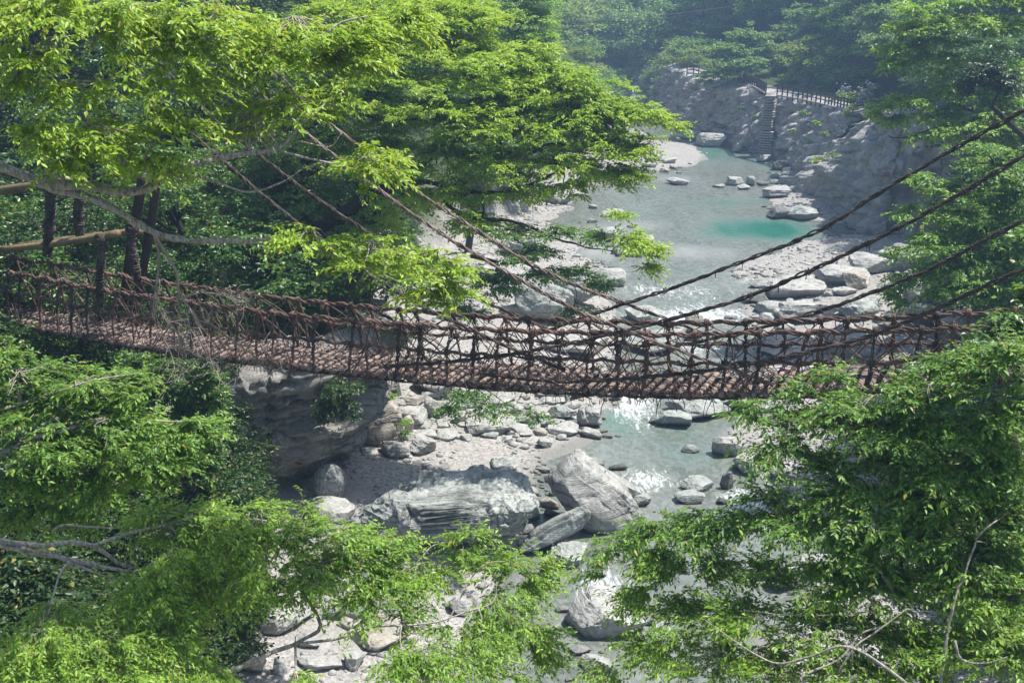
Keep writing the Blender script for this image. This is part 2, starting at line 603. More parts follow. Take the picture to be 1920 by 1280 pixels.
fw = np.stack([ii, ii + 1, ii + 1 + nx2, ii + nx2], -1).reshape(-1, 4)
keep = (dW.ravel()[fw].min(1) < 1.5)
t = NT('river water')
w = t.coords((1, .55, 1))
n1 = t.noise(w, 1.6, 4, .6)
n2 = t.noise(w, 7.0, 4, .6)
n3 = t.noise(t.coords((.5, .12, 1)), .6, 4, .6, .5)
dp = t.n('Attribute', attribute_name='deep')
df = t.math('ADD', dp.outputs['Fac'], t.math('MULTIPLY', t.math('SUBTRACT', n3, .5), .9))
bed = t.n('TexVoronoi', Scale=4.5)
t.l(t.coords((1, .8, 1)), bed.inputs['Vector'])
bs = t.n('SeparateColor')
t.l(bed.outputs['Color'], bs.inputs[0])
shal = t.mix(.22, t.ramp(n3, [(.3, (.095, .112, .098)), (.65, (.165, .18, .166))]), t.ramp(bs.outputs[0], [(.1, (.05, .065, .05)), (.9, (.33, .34, .31))]))
shal = t.mix(t.ramp(t.math('MULTIPLY', df, -1.0), [(.15, (0, 0, 0)), (.6, (1, 1, 1))]), shal, (.30, .30, .29))
wc = t.ramp(df, [(.12, (1, 1, 1)), (.45, (.45, .45, .45)), (.85, (0, 0, 0))])
mid = t.ramp(df, [(.2, (.14, .195, .17)), (.55, (.07, .165, .13)), (.95, (.015, .12, .085))])
wc = t.mix(wc, mid, shal)
fo = t.n('Attribute', attribute_name='foam')
ft = t.noise(t.coords((1.2, .4, 1), (0, 0, .25)), 2.2, 6, .62, 2.2)
fm = t.math('ADD', fo.outputs['Fac'], t.math('MULTIPLY', t.math('SUBTRACT', ft, .5), 2.6))
fmask = t.ramp(fm, [(.55, (0, 0, 0)), (1.0, (1, 1, 1))])
wc = t.mix(fmask, wc, (.5, .53, .54))
rg_ = t.mix(t.ramp(fo.outputs['Fac'], [(.1, (0, 0, 0)), (.5, (1, 1, 1))]), (.15, .15, .15), (.5, .5, .5))
b1 = t.bump(n1, .22, .22)
b2 = t.bump(n2, .22, .06, b1)
b3 = t.bump(ft, .35, .12, b2)
M['water'] = t.finish(wc, rg_, b3, .5, IOR=1.33)
river = obj('river_water', mesh_data('river_water', np.stack([XW, YW, ZW], -1), [fw[keep]], M['water'], True,
                                     {'foam': np.clip(foam, 0, 1.3), 'deep': np.clip(deep, -1, 1.3)}))
tag(river, kind='structure')

# ------------------------------------------------------------------ rocks
_ico = {}


def ico(sub):
    if sub not in _ico:
        bm = bmesh.new()
        bmesh.ops.create_icosphere(bm, subdivisions=sub, radius=1)
        v = np.array([x.co[:] for x in bm.verts])
        f = np.array([[x.index for x in q.verts] for q in bm.faces])
        bm.free()
        _ico[sub] = (v, f)
    return _ico[sub]


def rot(axis, a):
    c, s = math.cos(a), math.sin(a)
    return {'x': np.array([[1, 0, 0], [0, c, -s], [0, s, c]]), 'y': np.array([[c, 0, s], [0, 1, 0], [-s, 0, c]]),
            'z': np.array([[c, -s, 0], [s, c, 0], [0, 0, 1]])}[axis]


def rock_shape(dims, sub, seed, block=.6, planes=17, strata=.5, sdir=(.1, .15, 1), over=0.0, rough=1.0, fac=.5):
    """an angular, layered boulder: blocky body, chopped by planes, ridged along its bedding"""
    rg = np.random.default_rng(seed)
    v, f = ico(sub)
    v = np.sign(v) * np.abs(v) ** block
    v = v / np.abs(v).max(0)
    for _ in range(planes):
        n = unit(rg.normal(0, 1, 3) * np.array([1, 1, .9]))
        e = (np.abs(v @ n)).max()
        d = e * rg.uniform(.52, .86)
        v = v - n * (np.maximum(v @ n - d, 0) * .99)[:, None]
    v = v * (1 + over * v[:, 2:3] * np.array([1, 1, 0]))
    dims = np.asarray(dims, float)
    p = v * dims / 2
    m = dims.min()
    nn = unit(p / (dims / 2) ** 2 * m)
    sd = unit(np.asarray(sdir, float))
    o = seed * 7.31
    q = p / m
    warp = fbm(q * .9 + o, 3, seed)
    dsp = 0
    for nl, am in ((5.0, .075), (14.0, .035)):
        lay = (q @ sd) * nl + (.4 + .025 * nl) * warp
        k = np.floor(lay)
        fr = lay - k
        lo, hi = _h(k, k * 0, k * 0, seed + int(nl)), _h(k + 1, k * 0, k * 0, seed + int(nl))
        st = lo + (hi - lo) * sstep(fr, .8, 1.0) - .25 * (1 - fr)
        brk = sstep(vnoise(q * (1.2 + nl * .12) + o, seed + 3), -.3, .2)
        dsp = dsp + am * strata * (st - .4) * (.25 + .75 * brk)
    dsp = dsp + 0.07 * fac * facets(q * 1.35 + o, seed) + .06 * fac * facets(q * 3.4 + o, seed + 9) + .03 * fac * facets(q * 8 + o, seed + 19) + 0.012 * rough * fbm(q * 7 + o, 4, seed + 1)
    return p + nn * (dsp * m)[:, None], f


ROCKS = []
_used = []


def rock(px, py, w, h, name, label, mat='rock', group=None, roll=0, yaw=None, sub=5, seed=None, dep=.8, sink=.12, z=None, yb=None, **kw):
    """one boulder that measures w by h in the survey photo, standing on the ground or the river bed there"""
    seed = seed if seed is not None else len(ROCKS) + 3
    rg = np.random.default_rng(seed + 500)
    yb = yb if yb is not None else py + h / 2
    base = on_ground(px, yb) if z is None else at_z(px, yb, z)
    zg = max(base[2], -.1)
    dpt = depth_of(base)
    W = w * dpt / F
    hw = h * dpt / F
    th = math.atan2(CAM[2] - base[2], base[1])
    sr, cr = abs(math.sin(roll)), abs(math.cos(roll))
    if roll:
        H, D = hw, dep * min(W, hw * 1.6)
    else:
        D = min(dep * W, hw / math.sin(th) * .75)
        H = max(.28 * W, (hw - .75 * D * math.sin(th)) / math.cos(th))
    Hv = H * cr + W * sr
    Yc = base[1] + D * .42
    c = np.array([(px - CX) / F * dpt, Yc, zg + Hv * (.5 - sink)])
    if roll:
        c = at_y(px, py, Yc)
    V, f = rock_shape((W * 1.04, D, H * (1 + sink)), sub, seed, **kw)
    R = rot('z', rg.uniform(-.35, .35) if yaw is None else yaw) @ rot('y', -roll)
    V = V @ R.T
    o = obj(name, mesh_data(name, V, [f], M[mat], False), None, c)
    tag(o, label, 'rock', group)
    ROCKS.append(o)
    _used.append((px, py, w, h))
    return o


# --- the rocks one can point at
rock(823, 952, 296, 165, 'boulder', 'huge layered grey boulder with a dark overhanging front, largest on the gravel beach', 'rock_green', sub=7, seed=21, block=.36, planes=8, strata=1.0, sdir=(.18, -.1, 1), yaw=.1, dep=.6, over=.26, fac=1.4, sink=.2)
rock(1118, 935, 176, 84, 'boulder', 'big pale tilted slab boulder with a black diagonal crack beside the stream', 'rock', sub=6, seed=22, roll=-.78, block=.34, strata=.8, fac=.6, planes=7, sdir=(.1, .9, .5), dep=.8, yb=1000, yaw=.15)
rock(1150, 915, 110, 44, 'boulder', 'second pale slab leaning behind the big tilted one', 'rock_green', sub=6, seed=231, roll=-.6, block=.34, strata=.7, fac=.5, planes=7, sdir=(.1, .8, .6), dep=.9, yb=950, yaw=.1)
rock(1050, 990, 170, 50, 'boulder', 'long smooth grey green slab leaning up to the right below the big tilted slab', 'rock_green', sub=6, seed=23, roll=.60, block=.5, strata=.6, fac=.35, sdir=(.1, .3, 1), dep=.75, yb=1040, yaw=.1)
rock(1065, 1032, 92, 62, 'boulder', 'ridged grey boulder at the foot of the long leaning slab', 'rock_green', sub=6, seed=24, strata=1.3, sdir=(.2, 0, 1))
rock(622, 900, 66, 78, 'boulder', 'upright pointed slab of dark rock standing against the shaded cliff', 'rock_green', sub=6, seed=25, block=.75, strata=1.0, sdir=(1, .1, -.2), dep=.6)
rock(622, 958, 112, 50, 'boulder', 'low grey boulder lying in front of the pointed upright slab', 'rock', sub=6, seed=26)
rock(947, 871, 74, 34, 'boulder', 'half wet grey boulder alone at the edge of the gravel beach', 'rock_green', sub=5, seed=27, block=.8)
rock(907, 800, 106, 34, 'boulder', 'wide flat pale slab resting on smaller stones on the beach', 'rock', sub=6, seed=28, strata=1.2, block=.55, dep=.7)
rock(978, 806, 54, 25, 'boulder', 'flat pale stone just right of the wide flat slab on the beach', 'rock', seed=29)
rock(1022, 828, 33, 26, 'boulder', 'white angular stone on the gravel where the beach meets the water', 'rock', seed=30)
rock(1050, 770, 62, 38, 'boulder', 'grey angular boulder among the pile under the middle of the bridge', 'rock_green', sub=6, seed=31)
rock(1108, 778, 58, 54, 'boulder', 'tall pale wedge boulder leaning over the turquoise pool', 'rock', sub=6, seed=32, block=.7, strata=.9, sdir=(.7, 0, .7))
rock(944, 748, 58, 28, 'boulder', 'pale ridged boulder close under the bridge deck above the sand', 'rock', sub=5, seed=33, strata=1.3)
rock(1026, 751, 32, 17, 'boulder', 'small pale flat stone behind the grey angular boulder', 'rock', seed=34)
rock(990, 759, 20, 17, 'stone', 'rounded white stone left of the grey angular boulder', 'rock', seed=35, sub=4)
rock(1064, 742, 14, 20, 'stone', 'small upright white stone perched on the boulder pile', 'rock', seed=36, sub=4, z=.9)
rock(773, 750, 48, 26, 'boulder', 'tan stained block in the rubble under the bridge beside the cliff', 'rock_warm', seed=37)
rock(742, 727, 28, 32, 'boulder', 'dark grey block wedged at the cliff corner under the deck', 'rock_dark', seed=38)
rock(808, 726, 110, 34, 'boulder', 'broad white ledge boulder just below the left part of the deck', 'rock', sub=6, seed=39, strata=1.1)
rock(812, 764, 36, 44, 'boulder', 'leaning white shard in the rubble left of the flat slab', 'rock', seed=40, roll=.9, yb=786)
rock(862, 781, 38, 26, 'boulder', 'white block behind the wide flat slab', 'rock', seed=41)
rock(738, 836, 52, 50, 'boulder', 'bright white stepped ledge at the foot of the undercut cliff', 'rock', sub=6, seed=42, strata=1.6, dep=1.1)
rock(788, 836, 54, 40, 'boulder', 'pale tilted plates of rock next to the stepped ledge', 'rock', sub=6, seed=43, strata=1.6, sdir=(.5, .2, .8))
rock(762, 795, 40, 44, 'boulder', 'ochre streaked rock with tufts of fern by the cliff', 'rock_warm', sub=5, seed=44)
rock(916, 815, 36, 16, 'stone', 'grey round stone under the wide flat slab', 'rock_green', seed=45, sub=4)
rock(1055, 882, 42, 20, 'stone', 'white low stone in the shallows above the tilted slab', 'rock', seed=46)
rock(1021, 882, 34, 11, 'stone', 'flat pale stone in the shallows left of the white low stone', 'rock', seed=47)
rock(1037, 899, 42, 15, 'stone', 'dark flat stone in the shallows beside the tilted slab', 'rock_dark', seed=48)
rock(994, 919, 38, 20, 'stone', 'smooth white rounded stone in still shallow water', 'rock', seed=49, block=.95, planes=5)
rock(1031, 942, 42, 28, 'stone', 'tan and white rounded boulder beside the tilted slab', 'rock_warm', seed=50, block=.9)
rock(1001, 963, 30, 30, 'stone', 'grey egg shaped stone touching the right end of the huge boulder', 'rock', seed=51, block=.95)
rock(1035, 963, 48, 18, 'stone', 'dark flat slab stone lying under the tan boulder', 'rock_dark', seed=52)
rock(992, 991, 34, 22, 'stone', 'two toned stone between the huge boulder and the leaning slab', 'rock_green', seed=53)
rock(977, 1018, 20, 22, 'stone', 'small grey stone at the lower right corner of the huge boulder', 'rock', seed=54, sub=4)
rock(1205, 934, 46, 36, 'boulder', 'grey boulder standing in the current right of the tilted slab', 'rock_green', seed=55)
rock(1174, 930, 26, 32, 'stone', 'brownish stone squeezed between the tilted slab and the current', 'rock_warm', seed=56)
rock(1080, 862, 24, 13, 'stone', 'black wet stone at the top of the tilted slab', 'rock_dark', seed=57, sub=4)
rock(1112, 868, 46, 16, 'stone', 'low grey rock shelf behind the tilted slab', 'rock_green', seed=58)
rock(1160, 877, 38, 12, 'stone', 'dark wet stone at the head of the white rapid', 'rock_dark', seed=59, sub=4)
rock(1263, 784, 96, 42, 'boulder', 'dark based flat boulder alone in the turquoise pool under the bridge', 'rock_green', sub=6, seed=60, block=.75, strata=1.2)
rock(1299, 842, 40, 18, 'stone', 'small rounded stone breaking the water below the flat boulder', 'rock_green', seed=61, block=.9)
rock(1366, 830, 54, 58, 'boulder', 'white boulder at the right edge of the pool behind leaves', 'rock', sub=6, seed=62)
rock(1408, 866, 66, 52, 'boulder', 'large pale block half covered by the right hand tree', 'rock', sub=6, seed=63)
rock(1311, 906, 82, 36, 'boulder', 'rounded grey green boulder above the small waterfall', 'rock_green', sub=6, seed=64, block=.85)
rock(1364, 899, 26, 40, 'stone', 'upright mossy stone at the lip of the waterfall', 'rock_dark', seed=65)
rock(1299, 932, 60, 28, 'boulder', 'grey boulder just under the rounded one by the waterfall', 'rock_green', seed=66)
rock(1354, 938, 30, 17, 'stone', 'dark wedge stone in the white water', 'rock_dark', seed=67)
rock(1310, 762, 122, 52, 'boulder', 'big grey green boulder directly beneath the deck in midstream', 'rock_green', sub=6, seed=68, strata=1.1)
rock(1420, 756, 112, 42, 'boulder', 'long grey slab beneath the right part of the deck', 'rock_green', sub=6, seed=69, strata=1.2)
rock(1152, 738, 62, 26, 'boulder', 'pale slab splitting the stream under the deck', 'rock', seed=70)
rock(1052, 737, 112, 26, 'boulder', 'long low pale slab in the sand just beneath the deck edge', 'rock', sub=6, seed=71, strata=1.1)
rock(1130, 1146, 166, 108, 'boulder', 'big ridged slab seen through leaves at the bottom of the gorge', 'rock', sub=6, seed=72, strata=1.4, sdir=(.6, .2, .8))
rock(1125, 1245, 72, 44, 'boulder', 'white rock in the water at the lower edge, below the ridged slab', 'rock', seed=73)
rock(1090, 1218, 44, 22, 'stone', 'low grey rock between the ridged slab and the white rock', 'rock', seed=74)
rock(860, 1134, 48, 40, 'boulder', 'pale pointed rock beside the side stream among leaves', 'rock', seed=75)
rock(712, 1190, 140, 64, 'boulder', 'brown grey boulder under the lower branches', 'rock_warm', sub=6, seed=76)
rock(660, 1232, 56, 50, 'boulder', 'grey boulder below the brown one near the lower edge', 'rock', seed=77)
rock(508, 1146, 160, 82, 'boulder', 'big rounded grey boulder showing through the lower left foliage', 'rock', sub=6, seed=78)
rock(453, 1196, 76, 52, 'boulder', 'shadowed boulder tucked under the big rounded one', 'rock_dark', seed=79)
rock(576, 1198, 66, 30, 'boulder', 'pale boulder right of the shadowed one', 'rock', seed=80)
rock(594, 1243, 88, 42, 'boulder', 'grey boulder crossed by a bleached branch at the lower edge', 'rock', seed=81)
rock(462, 1238, 84, 48, 'boulder', 'mossy boulder beneath the leaning bleached branch', 'rock_warm', seed=82)
rock(524, 1246, 34, 36, 'stone', 'white speckled stone between the mossy boulder and the grey one', 'rock', seed=83)
rock(722, 770, 84, 100, 'boulder', 'tall grey block of stacked layers rising beside the dark undercut cliff', 'rock_warm', sub=6, seed=131, block=.4, strata=2.0, sdir=(.15, -.1, 1), dep=1.0, yb=835, yaw=.1)
rock(772, 778, 60, 44, 'boulder', 'pale angular block between the stacked layers and the ochre rock', 'rock', sub=5, seed=132, block=.42, strata=1.4)
rock(835, 812, 52, 26, 'boulder', 'low pale slab at the upper edge of the sand patch', 'rock', sub=5, seed=133, block=.42)
rock(880, 748, 66, 34, 'boulder', 'wedge of pale rock under the deck left of the ridged boulder', 'rock_green', sub=5, seed=134, block=.42, roll=.5, yb=765)
rock(905, 775, 50, 24, 'boulder', 'grey split block behind the right half of the wide flat slab', 'rock_green', sub=5, seed=135, block=.4)
rock(985, 783, 50, 24, 'boulder', 'pale block between the flat stone and the angular boulder', 'rock', sub=5, seed=136, block=.42)
rock(1058, 806, 60, 26, 'boulder', 'flat pale shelf at the pool edge in front of the wedge boulder', 'rock', sub=5, seed=137, block=.42)
rock(1030, 790, 40, 24, 'boulder', 'grey chunk in front of the grey angular boulder', 'rock_green', sub=5, seed=138, block=.42)
# behind the bridge
rock(1008, 566, 150, 84, 'boulder', 'great sloping pale slab behind the middle of the bridge', 'rock_green', sub=6, seed=84, roll=-.5, strata=1.0, dep=.9, yb=610)
rock(1080, 540, 96, 60, 'boulder', 'grey wedge leaning on the great sloping slab', 'rock_green', sub=6, seed=85, roll=-.7, dep=.8, yb=580)
rock(972, 455, 96, 62, 'boulder', 'pale boulder glimpsed through the drooping branches', 'rock', sub=6, seed=86)
rock(1048, 367, 58, 36, 'boulder', 'white sloping rock at the water under the spreading tree', 'rock', seed=87, strata=1.2)
rock(660, 545, 110, 64, 'boulder', 'grey white outcrop on the left bank behind the lime branch', 'rock_warm', sub=6, seed=88)
rock(1212, 590, 84, 40, 'boulder', 'flat grey rock in the rapids behind the bridge', 'rock_green', seed=89)
rock(1240, 640, 130, 50, 'boulder', 'grey slab in the rapids seen through the vine railing', 'rock_green', sub=6, seed=90)
rock(1090, 640, 130, 60, 'boulder', 'pale slab seen through the railing left of the rapids', 'rock', sub=6, seed=91)
rock(1273, 341, 46, 13, 'stone', 'low dark edged stone in the glittering shallows', 'rock', seed=92, sub=4)
rock(1381, 337, 38, 22, 'boulder', 'pale block, left one of the pair in the middle of the far pool', 'rock', seed=93)
rock(1410, 339, 24, 20, 'boulder', 'grey block leaning on the pale one in the far pool', 'rock_green', seed=94)
rock(1432, 343, 26, 12, 'stone', 'dark flat stone right of the blocks in the far pool', 'rock_dark', seed=95, sub=4)
rock(1394, 350, 25, 13, 'stone', 'white stone in front of the blocks in the far pool', 'rock', seed=96, sub=4)
rock(1349, 348, 22, 9, 'stone', 'white flat stone left of the blocks in the far pool', 'rock', seed=97, sub=4)
rock(1464, 357, 66, 28, 'boulder', 'stepped pale ledge running from the cliff into the far pool', 'rock', sub=6, seed=98, strata=1.5)
rock(1464, 396, 52, 30, 'boulder', 'wedge shaped dark based rock at the waterline below the cliff', 'rock_dark', sub=5, seed=99)
rock(1512, 398, 90, 34, 'boulder', 'long grey rock at the waterline below the smooth cliff', 'rock_green', sub=6, seed=100)
rock(1463, 308, 38, 24, 'boulder', 'dark brown boulder at the cliff foot right of the stairs', 'rock_dark', seed=101)
rock(1478, 319, 24, 14, 'stone', 'small dark boulder next to the brown one at the cliff foot', 'rock_dark', seed=102, sub=4)
rock(1436, 296, 36, 18, 'boulder', 'pale rock platform at the foot of the stairs', 'rock', seed=103)
rock(1342, 259, 66, 36, 'boulder', 'long pale ledge along the far waterline left of the stairs', 'rock', sub=6, seed=104, strata=1.3)
rock(1300, 252, 50, 20, 'boulder', 'low pale shelf at the left end of the far ledge', 'rock', seed=105)
rock(1384, 275, 26, 24, 'boulder', 'white block at the right end of the far ledge', 'rock', seed=106)
rock(1256, 300, 40, 14, 'stone', 'grey stone on the tip of the far gravel spit', 'rock', seed=107, sub=4)
rock(1222, 308, 34, 14, 'stone', 'grey stone further back on the far gravel spit', 'rock', seed=108, sub=4)
rock(1225, 160, 80, 26, 'boulder', 'long dark hazy outcrop far up the river', 'rock_green', seed=109)
rock(1280, 175, 50, 40, 'boulder', 'hazy grey outcrop at the far end of the cliff', 'rock_dark', seed=110)
rock(1205, 185, 60, 22, 'boulder', 'hazy pale slab beside the far rapids', 'rock', seed=111)
rock(1247, 205, 56, 24, 'boulder', 'hazy grey slab nearest the bend of the river', 'rock_green', seed=112)
# right bank shelves
rock(1495, 532, 110, 60, 'boulder', 'broad undercut pale ledge on the right bank, the one nearest the rapids', 'rock', sub=6, seed=113, strata=1.5, dep=1.0)
rock(1580, 515, 130, 50, 'boulder', 'long pale ledge behind the undercut one on the right bank', 'rock', sub=6, seed=114, strata=1.5)
rock(1607, 524, 64, 42, 'boulder', 'brownish bulging boulder with a shadowed hollow on the right bank', 'rock_warm', sub=6, seed=115)
rock(1588, 543, 46, 22, 'boulder', 'smooth egg shaped pale boulder lying on the right bank ledges', 'rock', seed=116, block=.95, planes=5)
rock(1424, 558, 58, 24, 'boulder', 'dark wet rock at the right waterline', 'rock_dark', seed=117)
rock(1446, 576, 66, 24, 'boulder', 'low grey rock behind the dark wet one at the waterline', 'rock_green', seed=118)
rock(1522, 545, 24, 13, 'stone', 'small tan stone on the right bank ledge', 'rock_warm', seed=119, sub=4)
rock(1618, 574, 96, 52, 'boulder', 'dark boulder made of many rounded layers on the right bank', 'rock_green', sub=6, seed=120, strata=2.2, sdir=(.5, -.2, .8))
rock(1510, 592, 150, 40, 'boulder', 'wide cracked pale shelf between the railing and the ledges', 'rock', sub=6, seed=121, strata=1.6)
rock(1640, 500, 110, 36, 'boulder', 'flat pale shelf under the hanging right hand branches', 'rock', sub=6, seed=122, strata=1.3)
rock(1700, 480, 110, 60, 'boulder', 'pale rock shelf half hidden by the right bank tree', 'rock', sub=6, seed=123, strata=1.3)
rock(1720, 590, 120, 70, 'boulder', 'yellowish shelf below the dark layered boulder', 'rock_warm', sub=6, seed=124, strata=1.3)
rock(1600, 640, 140, 60, 'boulder', 'grey shelf seen through the right part of the railing', 'rock_green', sub=6, seed=125, strata=1.3)
rock(1480, 650, 130, 50, 'boulder', 'pale shelf seen through the railing right of the rapids', 'rock', sub=6, seed=126, strata=1.3)
rock(1690, 690, 130, 80, 'boulder', 'brown grey shelf behind the right end of the railing', 'rock_warm', sub=6, seed=127, strata=1.3)
rock(1570, 700, 120, 50, 'boulder', 'low pale shelf at deck height through the right railing', 'rock', sub=6, seed=128, strata=1.3)
# bright rocks behind the right hand leaves
for k, (a, b, c, d, s) in enumerate([(1500, 960, 90, 60, 1), (1610, 1000, 120, 70, 2), (1700, 900, 120, 60, 3), (1560, 1060, 110, 60, 4), (1680, 1060, 110, 70, 5),
                                     (1480, 880, 70, 50, 6), (1580, 860, 110, 50, 7), (1810, 1020, 120, 80, 8), (1480, 1080, 80, 60, 9)]):
    rock(a, b, c, d, 'boulder', 'white boulder glimpsed through the leaves of the near right tree', 'rock', group='boulders behind the near right tree', seed=140 + s)

# scattered lesser stones on the beach, shelves and in the shallows
rs = np.random.default_rng(5)
lots = [((380, 760), (1090, 1270), 40, 20, 80, 'weathered stone in the rubble under the lower left branches', 'rubble under the lower left branches', 'rock_warm'),
        ((730, 1110), (722, 812), 105, 10, 50, 'pale loose stone in the rubble between the beach and the deck', 'loose stones on the beach', 'rock'),
        ((985, 1070), (850, 1010), 22, 8, 30, 'small stone standing in the shallow side water by the big slabs', 'stones in the shallows', 'rock_green'),
        ((1400, 1740), (545, 700), 46, 14, 70, 'broken pale block on the right bank rock shelves', 'blocks on the right bank', 'rock'),
        ((1200, 1420), (530, 700), 16, 10, 40, 'wet stone breaking the surface of the rapids', 'stones in the rapids', 'rock_dark'),
        ((840, 1180), (430, 700), 46, 18, 90, 'pale stone on the left bank behind the bridge', 'stones on the left bank', 'rock'),
        ((1190, 1460), (240, 330), 14, 6, 18, 'small stone along the far waterline', 'stones along the far water', 'rock'),
        ((1420, 1600), (320, 420), 14, 8, 26, 'small block at the foot of the shaded cliff', 'blocks at the cliff foot', 'rock_green'),
        ((820, 1250), (1040, 1270), 26, 14, 54, 'stone in the side stream below the boulders', 'stones in the lower stream', 'rock'),
        ((1140, 1300), (140, 235), 14, 8, 34, 'hazy stone beside the upper river', 'stones by the upper river', 'rock_green')]
for (xa, xb), (ya, yb), n, s0, s1, lab, grp, mt in lots:
    nc = max(3, n // 7)
    cen = np.stack([rs.uniform(xa, xb, nc), rs.uniform(ya, yb, nc)], -1)
    k = 0
    while k < n:
        c_ = cen[rs.integers(nc)]
        px, py = c_[0] + rs.normal(0, (xb - xa) * .09), c_[1] + rs.normal(0, (yb - ya) * .11)
        s = s0 + (s1 - s0) * rs.uniform() ** 2.4
        if any(abs(px - a) < (c + s) * (.33 if n < 100 else .2) and abs(py - b) < (d + s * .6) * (.33 if n < 100 else .2) for a, b, c, d in _used):
            if rs.uniform() < .9:
                continue
        k += 1
        mm = mt if rs.uniform() < .7 else rs.choice(['rock', 'rock_green', 'rock_warm'])
        rock(px, py, s, s * rs.uniform(.35, .7), 'boulder' if s > 24 else 'stone', lab.replace('stone', 'boulder').replace('small', 'low') if s > 24 else lab, mm, grp.replace('stones', 'boulders') if s > 24 else grp, sub=4, seed=300 + len(ROCKS), block=rs.uniform(.4, .7), planes=int(rs.integers(9, 16)), sink=.25, sdir=(rs.normal(0, .5), rs.normal(0, .4), 1))

# pebbles: uncountable
pg = Geo()
v0, f0 = ico(1)
rp = np.random.default_rng(8)
n = 9000
xx, yy = rp.uniform(-12, 34, n * 3), rp.uniform(26, 110, n * 3)
dw_, _ = sdist(WATER, xx, yy)
dv_, _ = sdist(VALLEY, xx, yy)
kp = np.where((dw_ > -.4) & (dv_ < .5))[0][:n]
xx, yy = xx[kp], yy[kp]
zz = ground(xx, yy)
sz = .05 + .16 * rp.uniform(0, 1, len(xx)) ** 3
cl = fbm(np.stack([xx, yy, xx * 0], -1) * .5, 2, 3)
sz = sz * np.clip(1 + cl, .35, 2)
Vp = v0[None] * (1 + .25 * rp.normal(0, 1, (len(xx), len(v0), 1))) * (sz[:, None, None] * np.array([1, .9, .6])) + np.stack([xx, yy, zz], -1)[:, None]
fp = (f0[None] + (np.arange(len(xx)) * len(v0))[:, None, None]).reshape(-1, 3)
tag(obj('pebbles', mesh_data('pebbles', Vp, [fp], M['rock'], False)), 'pale pebbles strewn over the gravel banks', 'pebbles', None, 'stuff')


# ------------------------------------------------------------------ cliffs
def cliff(name, line, top, mat, amp, cell, lean, label, seed, res=.22, fine=1.0, stretch=(1, 1, 1), strat=0):
    p = catmull(np.column_stack([np.array(line), np.zeros(len(line))]), res)[:, :2]
    nu = len(p)
    tz = np.interp(np.linspace(0, 1, nu), np.linspace(0, 1, len(top)), top)
    nv = int(max(top) / res) + 2
    v = np.linspace(0, 1, nv)
    tg = unit(np.gradient(p, axis=0))
    nrm = np.stack([-tg[:, 1], tg[:, 0]], -1)
    z = -1.0 + (tz[:, None] + 1.0) * v[None]
    P = np.stack([np.broadcast_to(p[:, 0:1], z.shape), np.broadcast_to(p[:, 1:2], z.shape), z], -1)
    back = np.stack([nrm[:, 0], nrm[:, 1], nrm[:, 0] * 0], -1)[:, None]
    q = P * np.array(stretch)
    d = amp * (1.1 * fbm(q * .16 + seed, 3, seed) + .9 * facets(q / cell, seed) + 0.85 * facets(q / cell * 2.4 + 3, seed + 1) * fine + .6 * facets(q / cell * 5.5 + 7, seed + 2) * fine + .12 * fbm(q * 2.2, 3, seed + 2))
    if strat:
        for nl, am in ((1.0, strat), (2.9, strat * .4)):
            lay = (P[..., 2] + .16 * P[..., 0] + .05 * P[..., 1]) * nl + .8 * fbm(P * .3, 3, seed + 5)
            k = np.floor(lay)
            lo_, hi_ = _h(k, k * 0, k * 0, seed), _h(k + 1, k * 0, k * 0, seed)
            d = d + am * (lo_ + (hi_ - lo_) * sstep(lay - k, .82, 1.0)) * (.4 + .6 * sstep(vnoise(P * .45, seed + 8), -.3, .2)) * 2
    cap = sstep(v, .93, 1.0)[None]
    prof = lean * v[None] ** 1.2 * tz[:, None] / max(top) if lean > 0 else lean * np.sin(np.minimum(v[None] * 1.35, 1.9) * 1.5) + 0 * tz[:, None]
    P = P + back * (prof + d * (1 - .7 * cap) + cap * 1.5)[..., None]
    ii = np.arange(nu - 1)[:, None] * nv + np.arange(nv - 1)[None]
    fc = np.stack([ii, ii + 1, ii + 1 + nv, ii + nv], -1).reshape(-1, 4)
    o = obj(name, mesh_data(name, P, [fc], M[mat], False))
    return tag(o, label, 'cliff')


cl_far = plan([(1150, 168), (1200, 192), (1250, 228), (1290, 246), (1340, 266), (1400, 284), (1436, 292), (1480, 312), (1512, 332), (1535, 362)])
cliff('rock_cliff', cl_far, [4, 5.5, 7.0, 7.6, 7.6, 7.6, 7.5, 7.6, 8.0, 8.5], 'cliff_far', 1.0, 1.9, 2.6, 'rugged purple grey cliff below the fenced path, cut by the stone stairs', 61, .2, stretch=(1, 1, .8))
cl_near = plan([(1500, 345), (1530, 385), (1570, 415), (1640, 446), (1700, 452), (1770, 470), (1850, 500), (1960, 560)])
cliff('rock_cliff', cl_near, [4.5, 6.0, 8.5, 10.5, 11.5, 12, 12, 11], 'cliff_smooth', 1.5, 3.4, 2.4, 'smooth washed pale cliff with hollows, right of the rugged one', 62, .2, fine=.75, stretch=(1, 1, .7), strat=.16)
# shaded cliff under the left end of the deck
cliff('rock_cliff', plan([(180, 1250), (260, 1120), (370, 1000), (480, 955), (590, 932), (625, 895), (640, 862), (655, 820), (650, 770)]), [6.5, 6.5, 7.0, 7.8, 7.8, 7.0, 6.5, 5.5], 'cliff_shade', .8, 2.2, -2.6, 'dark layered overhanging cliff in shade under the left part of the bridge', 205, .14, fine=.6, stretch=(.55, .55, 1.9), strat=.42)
cliff('rock_cliff', plan([(630, 872), (675, 850), (705, 852), (726, 830), (728, 780), (722, 730), (710, 690)]), [5.0, 5.0, 4.6, 4.2, 4.2, 4.5], 'cliff_shade', .5, 1.4, -.7, 'second cliff step of brown grey layers with a dark cave at its foot', 206, .12, fine=.7, stretch=(.55, .55, 1.9), strat=.4)
